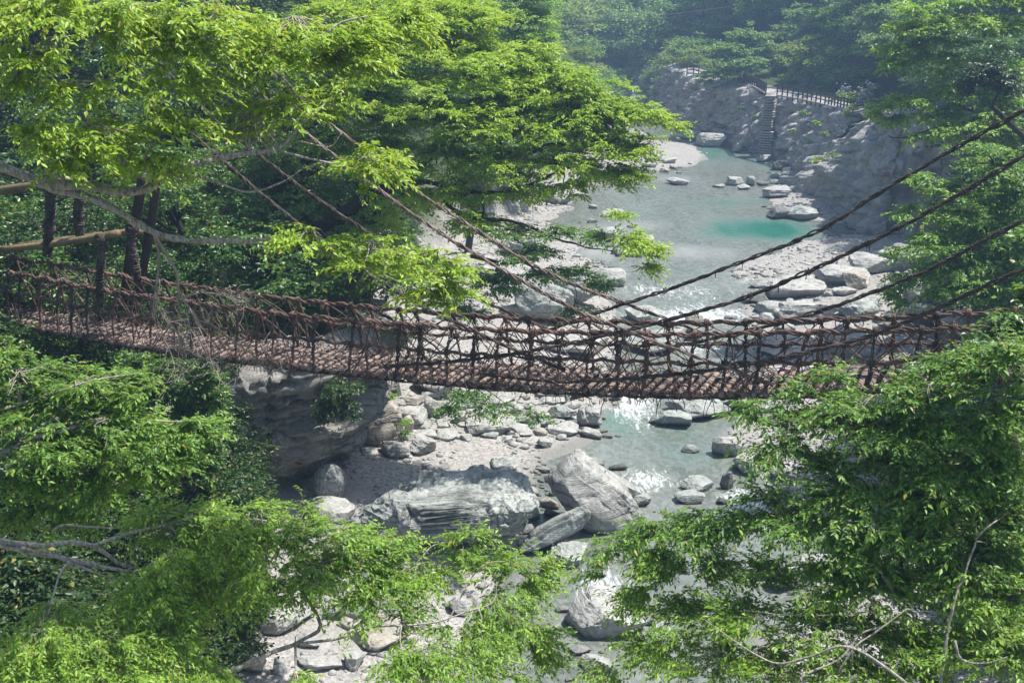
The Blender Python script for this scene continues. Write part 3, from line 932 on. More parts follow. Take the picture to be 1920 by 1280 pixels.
# ------------------------------------------------------------------ the vine bridge
AZ = math.radians(27)
E = np.array([math.cos(AZ), -math.sin(AZ), 0])
NV = np.array([math.sin(AZ), math.cos(AZ), 0])
UP = np.array([0, 0, 1.])
P0 = at_z(1300, 737, 12.0) * np.array([1, 1, 0])
WD = 1.65


def on_plane(pts, w):
    a = np.array(pts, float)
    d = ray(a[:, 0], a[:, 1])
    t = ((P0 + NV * w - CAM) @ NV) / (d @ NV)
    return CAM + d * t[:, None]


def curve(pts, w, deg=4):
    p = on_plane(pts, w)
    s = (p - P0) @ E
    return np.poly1d(np.polyfit(s, p[:, 2], deg)), s


def bp(s, w, z):
    s = np.asarray(s, float)
    return P0 + s[..., None] * E + np.asarray(w)[..., None] * NV + np.asarray(z)[..., None] * UP


S0, S1 = -41.0, 12.5
zd, sd_ = curve([(0, 600), (50, 608), (171, 632), (370, 667), (537, 684), (638, 692), (800, 712), (1000, 727), (1200, 736), (1400, 738), (1550, 734), (1700, 724), (1850, 710)], 0)
W_NT, W_FT, W_NM, W_FM = .30, WD - .45, .14, WD - .2
znt, _ = curve([(0, 507), (74, 524), (235, 546), (437, 580), (551, 591), (640, 599), (821, 611), (922, 620), (1043, 621.5), (1280, 625), (1495, 626), (1661, 622), (1821, 613)], W_NT)
zft, _ = curve([(60, 489), (178, 509), (235, 517), (356, 536), (480, 553), (640, 572), (754, 581), (929, 595), (1177, 603), (1380, 605), (1602, 598), (1774, 591)], W_FT)
znm, _ = curve([(34, 551), (168, 580), (285, 595), (497, 628), (640, 643), (842, 660), (976, 669), (1077, 674), (1280, 680), (1478, 682), (1731, 677)], W_NM)
zfm, _ = curve([(200, 545), (368, 566), (470, 583), (640, 612), (808, 623), (976, 638), (1177, 644), (1280, 647), (1549, 647), (1746, 643)], W_FM)
bridge = empty('vine_bridge', P0 + np.array([0, 0, 12]), 'brown suspension footbridge of twisted vines with log slat deck across the gorge', 'bridge')
BO = np.array(bridge.location)


def bpart(name, g, mat, label=None, kind=None):
    o = g.build(name, M[mat], bridge, BO)
    if label:
        o['label'] = label
    if kind:
        o['kind'] = kind
    return o


ss = np.arange(S0, S1, .06)
for nm, fz, w, R, n, r in (('handrail', znt, W_NT, .038, 4, .028), ('handrail', zft, W_FT, .038, 4, .028), ('middle_rope', znm, W_NM, .03, 4, .022), ('middle_rope', zfm, W_FM, .03, 4, .022)):
    g = Geo()
    sag = .035 * np.sin(ss / .9 * 2 * math.pi) + .03 * vnoise(np.stack([ss * .6, ss * 0 + w, ss * 0], -1))
    rope(g, bp(ss, w + .03 * vnoise(np.stack([ss * .8, ss * 0 + w, ss * 0 + 4], -1)), fz(ss) + sag), R, n, r, .85)
    bpart(nm, g, 'vine')
for w in (.14, .42, .72, 1.0, 1.3, WD - .1):
    g = Geo()
    rope(g, bp(ss, np.full_like(ss, w), zd(ss) - .15), .034, 3, .028, .8)
    bpart('deck_cable', g, 'post')  # near black colour on the vine cables paints the shadow between planks

# planks
rgp = np.random.default_rng(3)
sp = []
s = S0 + .1
while s < S1:
    sp.append(s)
    s += rgp.uniform(.26, .31)
sp = np.array(sp)
px_, _, _ = project(bp(sp, sp * 0 + .9, zd(sp)))
vis = np.where((px_ > -60))[0]
order = vis[np.argsort(np.abs(px_[vis] - 800))][:98]
rest = Geo()
for i, s in enumerate(sp):
    ln = WD + rgp.uniform(.0, .28)
    off = rgp.uniform(-.2, -.02)
    wv = np.linspace(off, off + ln, 9)
    hw, hh = rgp.uniform(.058, .08), rgp.uniform(.05, .068)
    a = np.array([.35, .95, 2.0, 2.7, 3.5, 4.3, 5.1, 5.95])
    px8, pz8 = np.sign(np.cos(a)) * np.abs(np.cos(a)) ** .55 * hw, np.sign(np.sin(a)) * np.abs(np.sin(a)) ** .6 * hh
    yawp = rgp.normal(0, .02)
    V = []
    for k, w in enumerate(wv):
        j = 1 + .12 * rgp.normal(0, .5, 8)
        tp = 1 - .15 * abs(k - 4) / 4 * rgp.uniform(0, 1)
        V.append(bp(s + (w - .9) * yawp + px8 * j * tp, np.full(8, w), zd(s) + pz8 * j * tp + .012 * math.sin(w * 2 + i)))
    V = np.array(V).reshape(-1, 3)
    ii = np.arange(8)[:, None] * 8
    jj = np.arange(8)[None]
    fc = np.stack([ii + jj, ii + (jj + 1) % 8, ii + (jj + 1) % 8 + 8, ii + jj + 8], -1).reshape(-1, 4)
    g = Geo() if i in order else rest
    g.add(V, [fc, np.arange(8)[None, ::-1], (np.arange(8) + 64)[None]])
    if i in order:
        c = bp(s, .9, zd(s))
        g.build('plank', M['plank'], bridge, c, False, c - BO)
if rest.n:
    o = rest.build('plank', M['plank'], bridge, BO, False)
    o['kind'] = 'stuff'

# vines woven over and under the planks
for w in (.16, .82, 1.5):
    g = Geo()
    for ph in (0, math.pi):
        q = []
        for i, s in enumerate(sp[:-1]):
            sgn = 1 if (i % 2 == 0) == (ph == 0) else -1
            q.append(bp(s, w + rgp.normal(0, .025), zd(s) + sgn * .075))
        g.add(*tube(catmull(q, .06), .009, 4))
    for s in sp:
        if rgp.uniform() < .45:
            coil(g, bp(s, w + rgp.normal(0, .04), zd(s)), NV + E * rgp.normal(0, .25), .082, rgp.uniform(1, 1.8), .0085, .05, rg=rgp)
    bpart('deck_lashing', g, 'vine_dark')

# hangers, cross vines
hs = np.arange(S0 + .3, S1 - .3, .86)
for side, (wt, fz, wm, fm, wd_) in enumerate(((W_NT, znt, W_NM, znm, .0), (W_FT, zft, W_FM, zfm, WD))):
    sgn = 1 if side == 0 else -1
    nodes = []
    for s in hs:
        s = s + rgp.normal(0, .14) + .3 * side
        kk = rgp.uniform(.6, 1.2)
        g = Geo()
        b, m_, t_ = bp(s, wd_, zd(s) - .14), bp(s + rgp.normal(0, .04), wm, fm(s)), bp(s + rgp.normal(0, .04), wt, fz(s))
        p = catmull([b, (b + m_) / 2 + NV * rgp.normal(0, .02), m_, (m_ + t_) / 2, t_], .06)
        rope(g, p, .03 * kk, 4, .021 * kk, .45, wob=.025, rg=rgp)
        coil(g, t_, E, .095, rgp.uniform(2.5, 4.5), .017, .10, rg=rgp)
        coil(g, m_, E, .085, rgp.uniform(1.5, 3), .016, .10, rg=rgp)
        coil(g, m_, UP, .085, rgp.uniform(1.5, 4), .015, .12, rg=rgp)
        coil(g, b + UP * .1, NV, .12, 2.5, .018, .12, rg=rgp)
        for _ in range(5):   # frayed ends
            d = unit(rgp.normal(0, 1, 3))
            c = [b, m_, t_][rgp.integers(3)]
            g.add(*tube(catmull([c, c + d * .1, c + d * .17 - UP * .05, c + d * .22 - UP * .14], .04), .008, 4))
        nodes.append((s, b, m_, t_))
        bpart('hanger', g, 'vine' if rgp.uniform() < .6 else 'vine_dark')
    for (s, b, m_, t_), (s2, b2, m2, t2) in zip(nodes[:-1], nodes[1:]):
        g = Geo()
        pairs = [(b, m2), (m_, b2), (m_, t2), (t_, m2)]
        if rgp.uniform() < .7:
            pairs.append((b, t2) if rgp.uniform() < .5 else (t_, b2))
        for a, c in pairs:
            for _ in range(int(rgp.choice([0, 1, 1, 1, 2]))):
                mid = (a + c) / 2 + rgp.normal(0, .06, 3)
                g.add(*tube(catmull([a + rgp.normal(0, .03, 3), mid, c + rgp.normal(0, .03, 3)], .09), rgp.uniform(.011, .019), 5))
        s_ = rgp.uniform(s, s2)
        c = bp(s_, wt, fz(s_))
        coil(g, c - UP * .08, NV + E * .3, .13, 1.3, .012, .05, rg=rgp)
        coil(g, bp(s_ + .2, wm, fm(s_ + .2)), E, .07, 2, .013, .09, rg=rgp)
        for _ in range(6):
            s3 = rgp.uniform(s, s2)
            c = bp(s3, wd_ + rgp.normal(0, .05), zd(s3))
            g.add(*tube(catmull([c, c + UP * rgp.uniform(.05, .3) + E * rgp.normal(0, .15), c + E * rgp.normal(0, .3) + UP * rgp.uniform(-.05, .2), c + E * rgp.normal(0, .35) - UP * rgp.uniform(0, .2)], .05), .01, 4))
        bpart('cross_vine', g, 'vine' if rgp.uniform() < .6 else 'vine_pale')

# shaggy loose vines under and along the deck edge
g = Geo()
for _ in range(700):
    s = rgp.uniform(S0, S1)
    w = rgp.choice([0, 0, 0, WD, rgp.uniform(0, WD)])
    c = bp(s, w, zd(s) - .1)
    d = unit(rgp.normal(0, 1, 3) * np.array([1, 1, .6]))
    L = rgp.uniform(.08, .3)
    g.add(*tube(catmull([c, c + d * L * .5, c + d * L - UP * L * .4, c + d * L * 1.1 - UP * L], .05), rgp.uniform(.006, .012), 4))
bpart('loose_vine', g, 'vine_dark', kind='stuff')

# stay cables from the tree tops down to the deck edges
stays = [([(330, 150), (413, 232), (544, 336), (640, 403), (760, 480), (889, 554), (962, 588), (1050, 628)], WD - .1, 'vine_dark'),
         ([(250, 130), (340, 230), (430, 312), (530, 396), (630, 469), (704, 521), (791, 575), (885, 618), (962, 655), (1060, 694)], .05, 'vine_dark'),
         ([(480, 90), (578, 198), (640, 249), (764, 346), (875, 420), (1026, 511), (1177, 571), (1248, 597), (1330, 630)], WD - .1, 'vine_pale'),
         ([(420, 110), (560, 238), (684, 336), (805, 423), (909, 487), (1060, 571), (1164, 616), (1294, 665), (1346, 683), (1450, 722)], .05, 'vine_pale'),
         ([(2010, 152), (1920, 206), (1700, 330), (1540, 430), (1400, 487), (1280, 533), (1180, 567), (1090, 596), (1000, 630)], WD - .1, 'vine_dark'),
         ([(2010, 235), (1920, 291), (1780, 375), (1640, 450), (1510, 512), (1390, 560), (1280, 592), (1160, 623), (1060, 645), (900, 672), (720, 687)], .05, 'vine_dark'),
         ([(2010, 365), (1920, 412), (1820, 465), (1730, 510), (1600, 562), (1480, 601), (1400, 620), (1290, 645)], WD - .1, 'vine_dark'),
         ([(2010, 462), (1920, 503), (1840, 540), (1760, 577), (1670, 615), (1590, 642), (1430, 678), (1280, 700), (1060, 715), (900, 700)], .05, 'vine_dark')]
for pts, w, mt in stays:
    g = Geo()
    q_ = on_plane(pts, w)
    q_ = np.vstack([q_[0] + unit(q_[0] - q_[1]) * 9 + UP * .5, q_])
    p = catmull(q_, .08)
    rope(g, p, .03, 4, .021, .95, wob=.02, rg=rgp)
    for k in range(0, len(p), 9):
        c = p[k]
        if rgp.uniform() < .6:
            d = unit(rgp.normal(0, 1, 3))
            g.add(*tube(catmull([c, c + d * .08, c + d * .11 - UP * .09], .04), .011, 4))
        if rgp.uniform() < .5 and 0 < k < len(p) - 1:
            coil(g, c, p[k + 1] - p[k - 1], .075, 2, .012, .12, rg=rgp)
    bpart('stay_cable', g, mt)

# ------------------------------------------------------------------ timber frame at the left end
fr0 = on_plane([(240, 640)], 1.0)[0]
frame = empty('timber_frame', (fr0[0], fr0[1], g1(fr0[0], fr0[1])), 'dark timber gate frame with mossy cross logs and vine wrapped hangers, left bridge end', 'gate frame')
FO = np.array(frame.location)


def logpart(name, pts, ws, r, mat, sides=10):
    p = np.array([on_plane([q], w)[0] for q, w in zip(pts, ws)])
    p = catmull(p, .25)
    rr = r * (1 + .06 * vnoise(p * 1.7))
    g = Geo()
    g.add(*tube(p, rr, sides))
    return g.build(name, M[mat], frame, FO)


def wrapped(pts, w, r, name='vine_hanger'):
    p = catmull(np.array([on_plane([q], w)[0] for q in pts]), .06)
    g = Geo()
    rope(g, p, r * .62, 8, r * .36, 2.2, 5, .03, rgp)
    L = np.linalg.norm(p[-1] - p[0])
    for k in range(4):
        f_ = .15 + .22 * k
        c = p[int(f_ * (len(p) - 1))]
        coil(g, c, p[-1] - p[0], r * 1.12, rgp.uniform(3, 6), .02, L * .16, rg=rgp)
    coil(g, p[0], NV, r * 1.4, 4, .024, .25, rg=rgp)
    return g.build(name, M['vine_dark'], frame, FO)


logpart('post', [(268, 330), (250, 440), (232, 560), (212, 700), (200, 790)], [2.6] * 5, .17, 'post')
logpart('post', [(295, 330), (280, 440), (258, 560), (236, 700), (222, 800)], [2.9] * 5, .16, 'post')
logpart('post', [(92, 560), (90, 640), (86, 760)], [2.4] * 3, .10, 'post')
logpart('crossbeam', [(-60, 474), (60, 462), (150, 450), (222, 437)], [-.3, 0, .3, .5], .12, 'log')
logpart('crossbeam', [(30, 462), (100, 453), (150, 446), (190, 441)], [1.3, 1.4, 1.5, 1.6], .12, 'log')
logpart('crossbeam', [(215, 440), (240, 434), (266, 433)], [1.2, 1.3, 1.4], .11, 'log')
logpart('crossbeam', [(-60, 366), (40, 352), (150, 338)], [-.2, .1, .4], .15, 'log')
wrapped([(95, 338), (95, 380), (93, 420), (89, 480)], .1, .16)
wrapped([(150, 338), (149, 370), (147, 405), (149, 442)], .6, .15)
wrapped([(188, 448), (190, 480), (187, 520), (186, 575)], .25, .12)
wrapped([(247, 428), (246, 455), (252, 490), (258, 523)], 1.1, .13)

# ------------------------------------------------------------------ stairs, path and fences on the far cliff
st0 = at_z(1436, 290, .25)
st1 = at_z(1447, 177, 7.45)
tgd = unit(np.array([st1[0] - st0[0], st1[1] - st0[1], 0]))
wdv = np.array([tgd[1], -tgd[0], 0])
stairs = empty('stone_stairs', st0, 'straight flight of narrow stone steps climbing the rugged cliff to the path', 'stairs')
nst = 25
for k in range(nst):
    f_ = k / (nst - 1)
    c = st0 + (st1 - st0) * f_
    rise = (st1[2] - st0[2]) / (nst - 1)
    run = np.linalg.norm((st1 - st0)[:2]) / (nst - 1)
    hwid = (.78 if k < 11 else .6) + .05 * rgp.normal()
    bm = bmesh.new()
    bmesh.ops.create_cube(bm, size=1)
    bmesh.ops.bevel(bm, geom=bm.edges[:], offset=.05, segments=1, affect='EDGES')
    V = np.array([v.co[:] for v in bm.verts])
    fs = [np.array([[v.index for v in f.verts]]) for f in bm.faces]
    bm.free()
    Vw = V[:, 0:1] * wdv * 2 * hwid + V[:, 1:2] * tgd * (run + 1.0) + V[:, 2:3] * UP * rise * .5
    g = Geo()
    cc = c + tgd * .25 - UP * rise * .5 - tgd * 1.0 + rgp.normal(0, .02, 3)
    g.add(Vw, fs)
    g.build('step', M['cliff_smooth' if k < 11 else 'rock_warm'], stairs, (0, 0, 0), False, cc - st0)


g = Geo()
g.add(*tube([st0 + tgd * -.25 - UP * .4, st1 + tgd * -.25 - UP * .4], .75, 4))
g.build('stair_bed', M['rock_dark'], stairs, st0, False)


def offset_line(line, d):
    p = np.asarray(line, float)
    tg = unit(np.gradient(p, axis=0))
    return p + np.stack([-tg[:, 1], tg[:, 0]], -1) * d


ctr = catmull(np.column_stack([cl_far, np.zeros(len(cl_far))]), .5)[:, :2]
pa, pb = offset_line(ctr, 4.0), offset_line(ctr, 8.5)
PZ = 7.62
V = np.concatenate([np.column_stack([pa, np.full(len(pa), PZ)]), np.column_stack([pb, np.full(len(pb), PZ)]),
                    np.column_stack([pa, np.full(len(pa), PZ - 1.2)]), np.column_stack([pb, np.full(len(pb), PZ - 1.2)])])
n = len(pa)
i = np.arange(n - 1)
fc = np.concatenate([np.stack([i, i + 1, i + 1 + n, i + n], -1), np.stack([i + 2 * n, i + 1 + 2 * n, i + 1, i], -1), np.stack([i + n, i + n + 1, i + 3 * n + 1, i + 3 * n], -1)])
t = NT('sandy footpath')
M['path'] = t.finish(t.ramp(t.noise(t.coords(), 2, 6), [(.3, (.34, .29, .24)), (.7, (.47, .42, .36))]), .95)
tag(obj('footpath', mesh_data('footpath', V, [fc], M['path'], True)), kind='structure')


def fence(pts, zz_, label):
    p = np.array([at_z(a, b, z) for (a, b), z in zip(pts, zz_)])
    L = np.r_[0, np.cumsum(np.linalg.norm(np.diff(p, axis=0), axis=1))]
    n_ = max(3, int(L[-1] / .95) + 1)
    q = np.stack([np.interp(np.linspace(0, L[-1], n_), L, p[:, c]) for c in range(3)], -1)
    f_ = empty('wooden_fence', q[0], label, 'fence')
    for a in q:
        g = Geo()
        g.add(*tube([a - UP * .5, a + UP * 1.12, a + UP * 1.17], [.085, .085, .05], 8))
        g.build('post', M['fence'], f_, a, True, a - q[0])
    for h in (.38, .72, 1.02):
        g = Geo()
        g.add(*tube(catmull(q + UP * h, .5), .055, 6))
        g.build('rail', M['fence'], f_, q[0])
    # pale concrete kerb below
    g = Geo()
    g.add(*tube(catmull(q + UP * -.12, .5), .13, 4))
    g.build('kerb', M['rock'], f_, q[0])
    return f_


fence([(1457, 177), (1500, 184), (1550, 195), (1606, 210)], [7.6, 7.6, 7.6, 7.9], 'dark wooden post and rail fence along the cliff edge right of the stairs')
fence([(1436, 174), (1418, 163), (1390, 152), (1364, 150)], [7.6] * 4, 'dark wooden fence curving from the stairs back under the vine covered tree')
fence([(1310, 137), (1300, 136), (1288, 136)], [7.6] * 3, 'short piece of wooden fence beyond the vine covered tree')

# small roofed shelter among the right hand trees
cand = [(abs(at_y(1710, 150, q)[2] - 1.9 - g1(*at_y(1710, 150, q)[:2])), q) for q in np.arange(80, 135, 1.0)]
c = at_y(1710, 150, min(cand)[1])
sh = empty('garden_shelter', (c[0], c[1], g1(c[0], c[1])), 'low grey shingled roof of a small shelter among the right bank trees', 'shelter')
SO = np.array(sh.location)
g = Geo()
a = np.arange(16) * math.pi / 8
prof = [(r_ * 1.25, h_ * 1.1) for r_, h_ in ((1.15, -.12), (1.2, -.05), (.9, .18), (.55, .36), (.2, .48), (.02, .5))]
V = np.array([[r * math.cos(x) * (1.0 + .04 * math.sin(5 * x)), r * math.sin(x), h] for r, h in prof for x in a]) + np.array([c[0], c[1], c[2]])
ii = np.arange(len(prof) - 1)[:, None] * 16
jj = np.arange(16)[None]
g.add(V, [np.stack([ii + jj, ii + (jj + 1) % 16, ii + (jj + 1) % 16 + 16, ii + jj + 16], -1).reshape(-1, 4), np.arange(16)[None, ::-1]])
g.build('roof', M['cliff_smooth'], sh, SO)
g = Geo()
g.add(*tube([SO - UP * .3, np.array([c[0], c[1], c[2] + .1])], [.13, .1], 8))
g.build('post', M['fence'], sh, SO)

# overhead wires far up the valley
for k, (dy, lab) in enumerate(((0, 'upper thin power line sagging across the hazy valley'), (4, 'lower thin power line sagging across the hazy valley'))):
    pts = [(700, 34), (960, 40), (1100, 40), (1230, 30), (1330, 18), (1420, 6), (1560, -18), (1800, -70)]
    p = np.array([at_y(a, b + dy + (3 * math.sin(a / 60.) if k else 0), 175) for a, b in pts])
    g = Geo()
    g.add(*tube(catmull(p, 2), .05, 4))
    o = g.build('power_line', M['bark_mid'], None, p[0], True, p[0])
    tag(o, lab, 'power line')
# ------------------------------------------------------------------ trees
def foliage(C, O, L, K, Mn, ll, lw, droop, rg, spread=1.25, twigs=None, tr=.005, jit=.42):
    """leafy sprays: at every centre C a fan of K twigs heading outward along O, Mn leaves on each"""
    P = len(C)
    a0 = np.arctan2(O[:, 1], O[:, 0])
    az = a0[:, None] + rg.uniform(-spread, spread, (P, K))
    el = rg.normal(.06, .22, (P, K)) + .25 * O[:, 2:3]
    D = np.stack([np.cos(az) * np.cos(el), np.sin(az) * np.cos(el), np.sin(el)], -1)
    Lt = L * rg.uniform(.6, 1.25, (P, K))
    tt = (np.arange(Mn) + .6) / Mn
    t = tt[None, None] + rg.normal(0, .25 / Mn, (P, K, Mn))
    pos = C[:, None, None] + D[:, :, None] * (Lt[..., None] * t)[..., None]
    pos[..., 2] -= (Lt[..., None] * t ** 2) * droop * .35
    if twigs is not None:
        end = C[:, None] + D * Lt[..., None]
        end[..., 2] -= Lt * droop * .35
        mid = (C[:, None] + end) / 2
        mid[..., 2] += Lt * droop * .06
        A = np.broadcast_to(C[:, None], end.shape).reshape(-1, 3)
        for p0, p1, r0, r1 in ((A, mid.reshape(-1, 3), tr, tr * .7), (mid.reshape(-1, 3), end.reshape(-1, 3), tr * .7, tr * .3)):
            dd = unit(p1 - p0)
            u = unit(np.cross(dd, [0.3, .1, 1]))
            v = np.cross(dd, u)
            ring = [(u * math.cos(q) + v * math.sin(q)) for q in (0, 2.09, 4.19)]
            V = np.stack([p0 + x * r0 for x in ring] + [p1 + x * r1 for x in ring], 1)
            b = (np.arange(len(p0)) * 6)[:, None]
            twigs.add(V.reshape(-1, 3), [b + np.array([[0, 1, 4, 3]]), b + np.array([[1, 2, 5, 4]]), b + np.array([[2, 0, 3, 5]])])
    sd = np.where(np.arange(Mn) % 2 == 0, 1.0, -1.0)[None, None, :, None]
    perp = np.stack([-D[..., 1], D[..., 0], D[..., 2] * 0], -1)[:, :, None]
    ld = D[:, :, None] * .75 + perp * sd * .75 + rg.normal(0, .28, pos.shape)
    ld[..., 2] -= droop * rg.uniform(.2, 1.1, pos.shape[:3])
    ld = unit(ld)
    nn = np.array([0, 0, 1.]) + rg.normal(0, jit, pos.shape)
    wv = unit(np.cross(ld, nn))
    nn = np.cross(wv, ld)
    s = rg.uniform(.5, 1.4, pos.shape[:3])[..., None]
    m = pos + ld * (ll * .42 * s)
    a = pos
    b_ = m + wv * (lw * .5 * s) + nn * (lw * .14 * s)
    c = pos + ld * (ll * s) - nn * (ll * .10 * s)
    d = m - wv * (lw * .5 * s) + nn * (lw * .14 * s)
    V = np.stack([a, b_, c, d], -2).reshape(-1, 3)
    n = len(V) // 4
    i = np.arange(n)[:, None] * 4
    return V, np.concatenate([i + np.array([[0, 1, 2]]), i + np.array([[0, 2, 3]])])


def tree(name, label, cat, base, blobs_px, leaf, bark, ll=.085, lw=.036, L=.5, K=9, Mn=13, lai=3.2, droop=.7, branches=(), fork=None, r0=.22,
         seed=1, layer=.28, group=None, tw=True, brr=1.0, sol=1.0, fill=.55, jit=.42, spread=1.25):
    rg = np.random.default_rng(seed)
    base = np.asarray(base, float)
    root = empty(name, base, label, cat, group)
    wood, leaves, twigs = Geo(), Geo(), Geo()
    nodes = []
    if fork is not None:
        fk = np.asarray(fork, float)
        mid = (base + fk) / 2 + rg.normal(0, .04, 3) * np.linalg.norm(fk - base)
        p = catmull([base - UP * .4, base + (mid - base) * .3 + UP * .1, mid, fk], .25)
        wood.add(*tube(p, np.linspace(r0, r0 * .55, len(p)), 9))
        nodes += [(q, r0 * .5) for q in p[len(p) // 2:]]
    for br in branches:
        pts = np.array([at_y(a, b, y) for a, b, y in br[0]])
        pts[1:-1] += rg.normal(0, .02, pts[1:-1].shape) * np.linalg.norm(pts[1:-1] - CAM, axis=1)[:, None] / 15
        p = catmull(pts, .07)
        p = p + .6 * br[1] * np.stack([vnoise(p * 2.5, 41 + q) for q in range(3)], -1)
        rr = np.linspace(br[1], br[2], len(p)) * (1 + .22 * vnoise(p * 5, 3) + .12 * vnoise(p * 14, 4))
        wood.add(*tube(p, rr, 7))
        nodes += [(q, x) for q, x in zip(p[::6], rr[::6])]
    B = []
    for bl in blobs_px:
        c = at_y(bl[0], bl[1], bl[4])
        k = depth_of(c) / F
        B.append((c, bl[2] * k, bl[3] * k, bl[5] if len(bl) > 5 else 1.0))
    o_ = nodes[0][0] if nodes else base
    B.sort(key=lambda q: np.linalg.norm(q[0] - (np.asarray(fork) if fork is not None else o_)))
    Cs, Os = [], []
    for c, rx, rz, dn in B:
        if nodes:
            arr = np.array([q for q, _ in nodes])
            d2 = np.linalg.norm(arr - c, axis=1)
            j = int(np.argmin(d2))
            a, ra = nodes[j]
        else:
            a, ra = base, r0
        dl = np.linalg.norm(c - a)
        ro = min(ra * .85, (.018 + .010 * dl) * brr + .01)
        if dl > .15:
            m1 = a + (c - a) * .35 + rg.normal(0, .07, 3) * dl + UP * .05 * dl
            m2 = a + (c - a) * .7 + rg.normal(0, .06, 3) * dl
            p = catmull([a, m1, m2, c], max(.08, dl / 14))
            rr = np.linspace(ro, ro * .45, len(p))
            wood.add(*tube(p, rr, 6))
            nodes += [(q, x) for q, x in zip(p[3::3], rr[3::3])]
            loc = [q for q in p[3 * len(p) // 4:]]
        else:
            loc = [c]
        od = unit((c - a) * np.array([1, 1, .3]) + 1e-4)
        ry = rx * sol
        area = math.pi * rx * rz
        rx, rz = max(.6 * rx, rx - .2 * L), max(.55 * rz, rz - .2 * L)
        ry = rx * sol
        n = max(3, int(LAIX * lai * dn * area / (K * Mn * ll * lw * .55)))
        u = unit(rg.normal(0, 1, (n, 3))) * (rg.uniform(0, 1, (n, 1)) ** fill)
        q = u * np.array([rx, ry, rz])
        lz = layer * max(1, rz / .6)
        q[:, 2] = np.clip(np.round(q[:, 2] / lz + rg.uniform(-.2, .2)) * lz + rg.normal(0, lz * .11, n) - .12 * (q[:, 0] ** 2 + q[:, 1] ** 2) / max(rx, .3), -rz * 1.15, rz)
        o = unit(u * np.array([1, 1, .5]) * .9 + od[None] * .7 + rg.normal(0, .15, (n, 3)))
        back = .45 * L
        Cs.append(c + q - o * back)
        Os.append(o)
        ns = min(n, 90)
        for k in rg.choice(n, ns, replace=False):
            e = c + q[k] - o[k] * back
            st_ = loc[rg.integers(0, len(loc))]
            dd = e - st_
            p = np.array([st_, st_ + dd * .4 + UP * .06 * np.linalg.norm(dd) + rg.normal(0, .05, 3) * np.linalg.norm(dd), st_ + dd * .75 + rg.normal(0, .03, 3) * np.linalg.norm(dd), e])
            wood.add(*tube(p, np.linspace(ro * .38 + .003, .004 * brr, 4), 4, False))
    C, O = np.vstack(Cs), np.vstack(Os)
    leaves.add(*[(lambda V, f: (V, [f]))(*foliage(C, O, L, K, Mn, ll, lw, droop, rg, twigs=twigs if tw else None, tr=.0035 * brr, jit=jit, spread=spread))][0])
    leaves.build('crown', M[leaf], root, base)
    wood.build('trunk', M[bark], root, base)
    if tw:
        twigs.build('twigs', M[bark], root, base)
    return root


def gb(x, y):
    return np.array([x, y, g1(x, y)])


# near left tree whose lime sprays hang over the upper left
A = [(60, 20, 130, 40, 15, 1.1), (230, 10, 150, 34, 15.5), (400, 20, 150, 40, 16, 1.1), (550, 30, 130, 44, 17, 1.1), (680, 40, 110, 50, 18, 1.1), (770, 30, 90, 50, 19), (60, 95, 110, 26, 14.8, .8), (330, 90, 150, 26, 15.6, 1.1), (500, 100, 120, 30, 16.5, 1.1), (640, 110, 110, 36, 17.6), (700, 80, 80, 30, 18),
     (150, 165, 120, 18, 15, .8), (380, 160, 130, 24, 15.7, 1.1), (520, 190, 120, 28, 16.5, 1.2), (620, 170, 80, 26, 17), (460, 225, 80, 18, 16.2), (190, 232, 120, 24, 15, 1.2), (330, 218, 90, 22, 15.2, 1.2), (60, 262, 80, 26, 14.6), (170, 272, 80, 20, 14.8, 1.1), (270, 300, 80, 18, 15), (120, 300, 60, 16, 14.7), (320, 325, 40, 12, 15.1, .8),
     (690, 285, 90, 22, 16.5, 1.2), (720, 320, 70, 16, 16.5, 1.1), (580, 425, 90, 20, 16, 1.1), (700, 450, 100, 22, 16.3, 1.2), (770, 490, 100, 24, 16.6, 1.2), (830, 525, 70, 20, 16.7, 1.1), (790, 545, 80, 16, 16.6), (860, 480, 36, 24, 16.7), (650, 490, 60, 14, 16.2, .8), (30, 160, 60, 20, 14.8, .7), (270, 50, 120, 20, 15.7)]
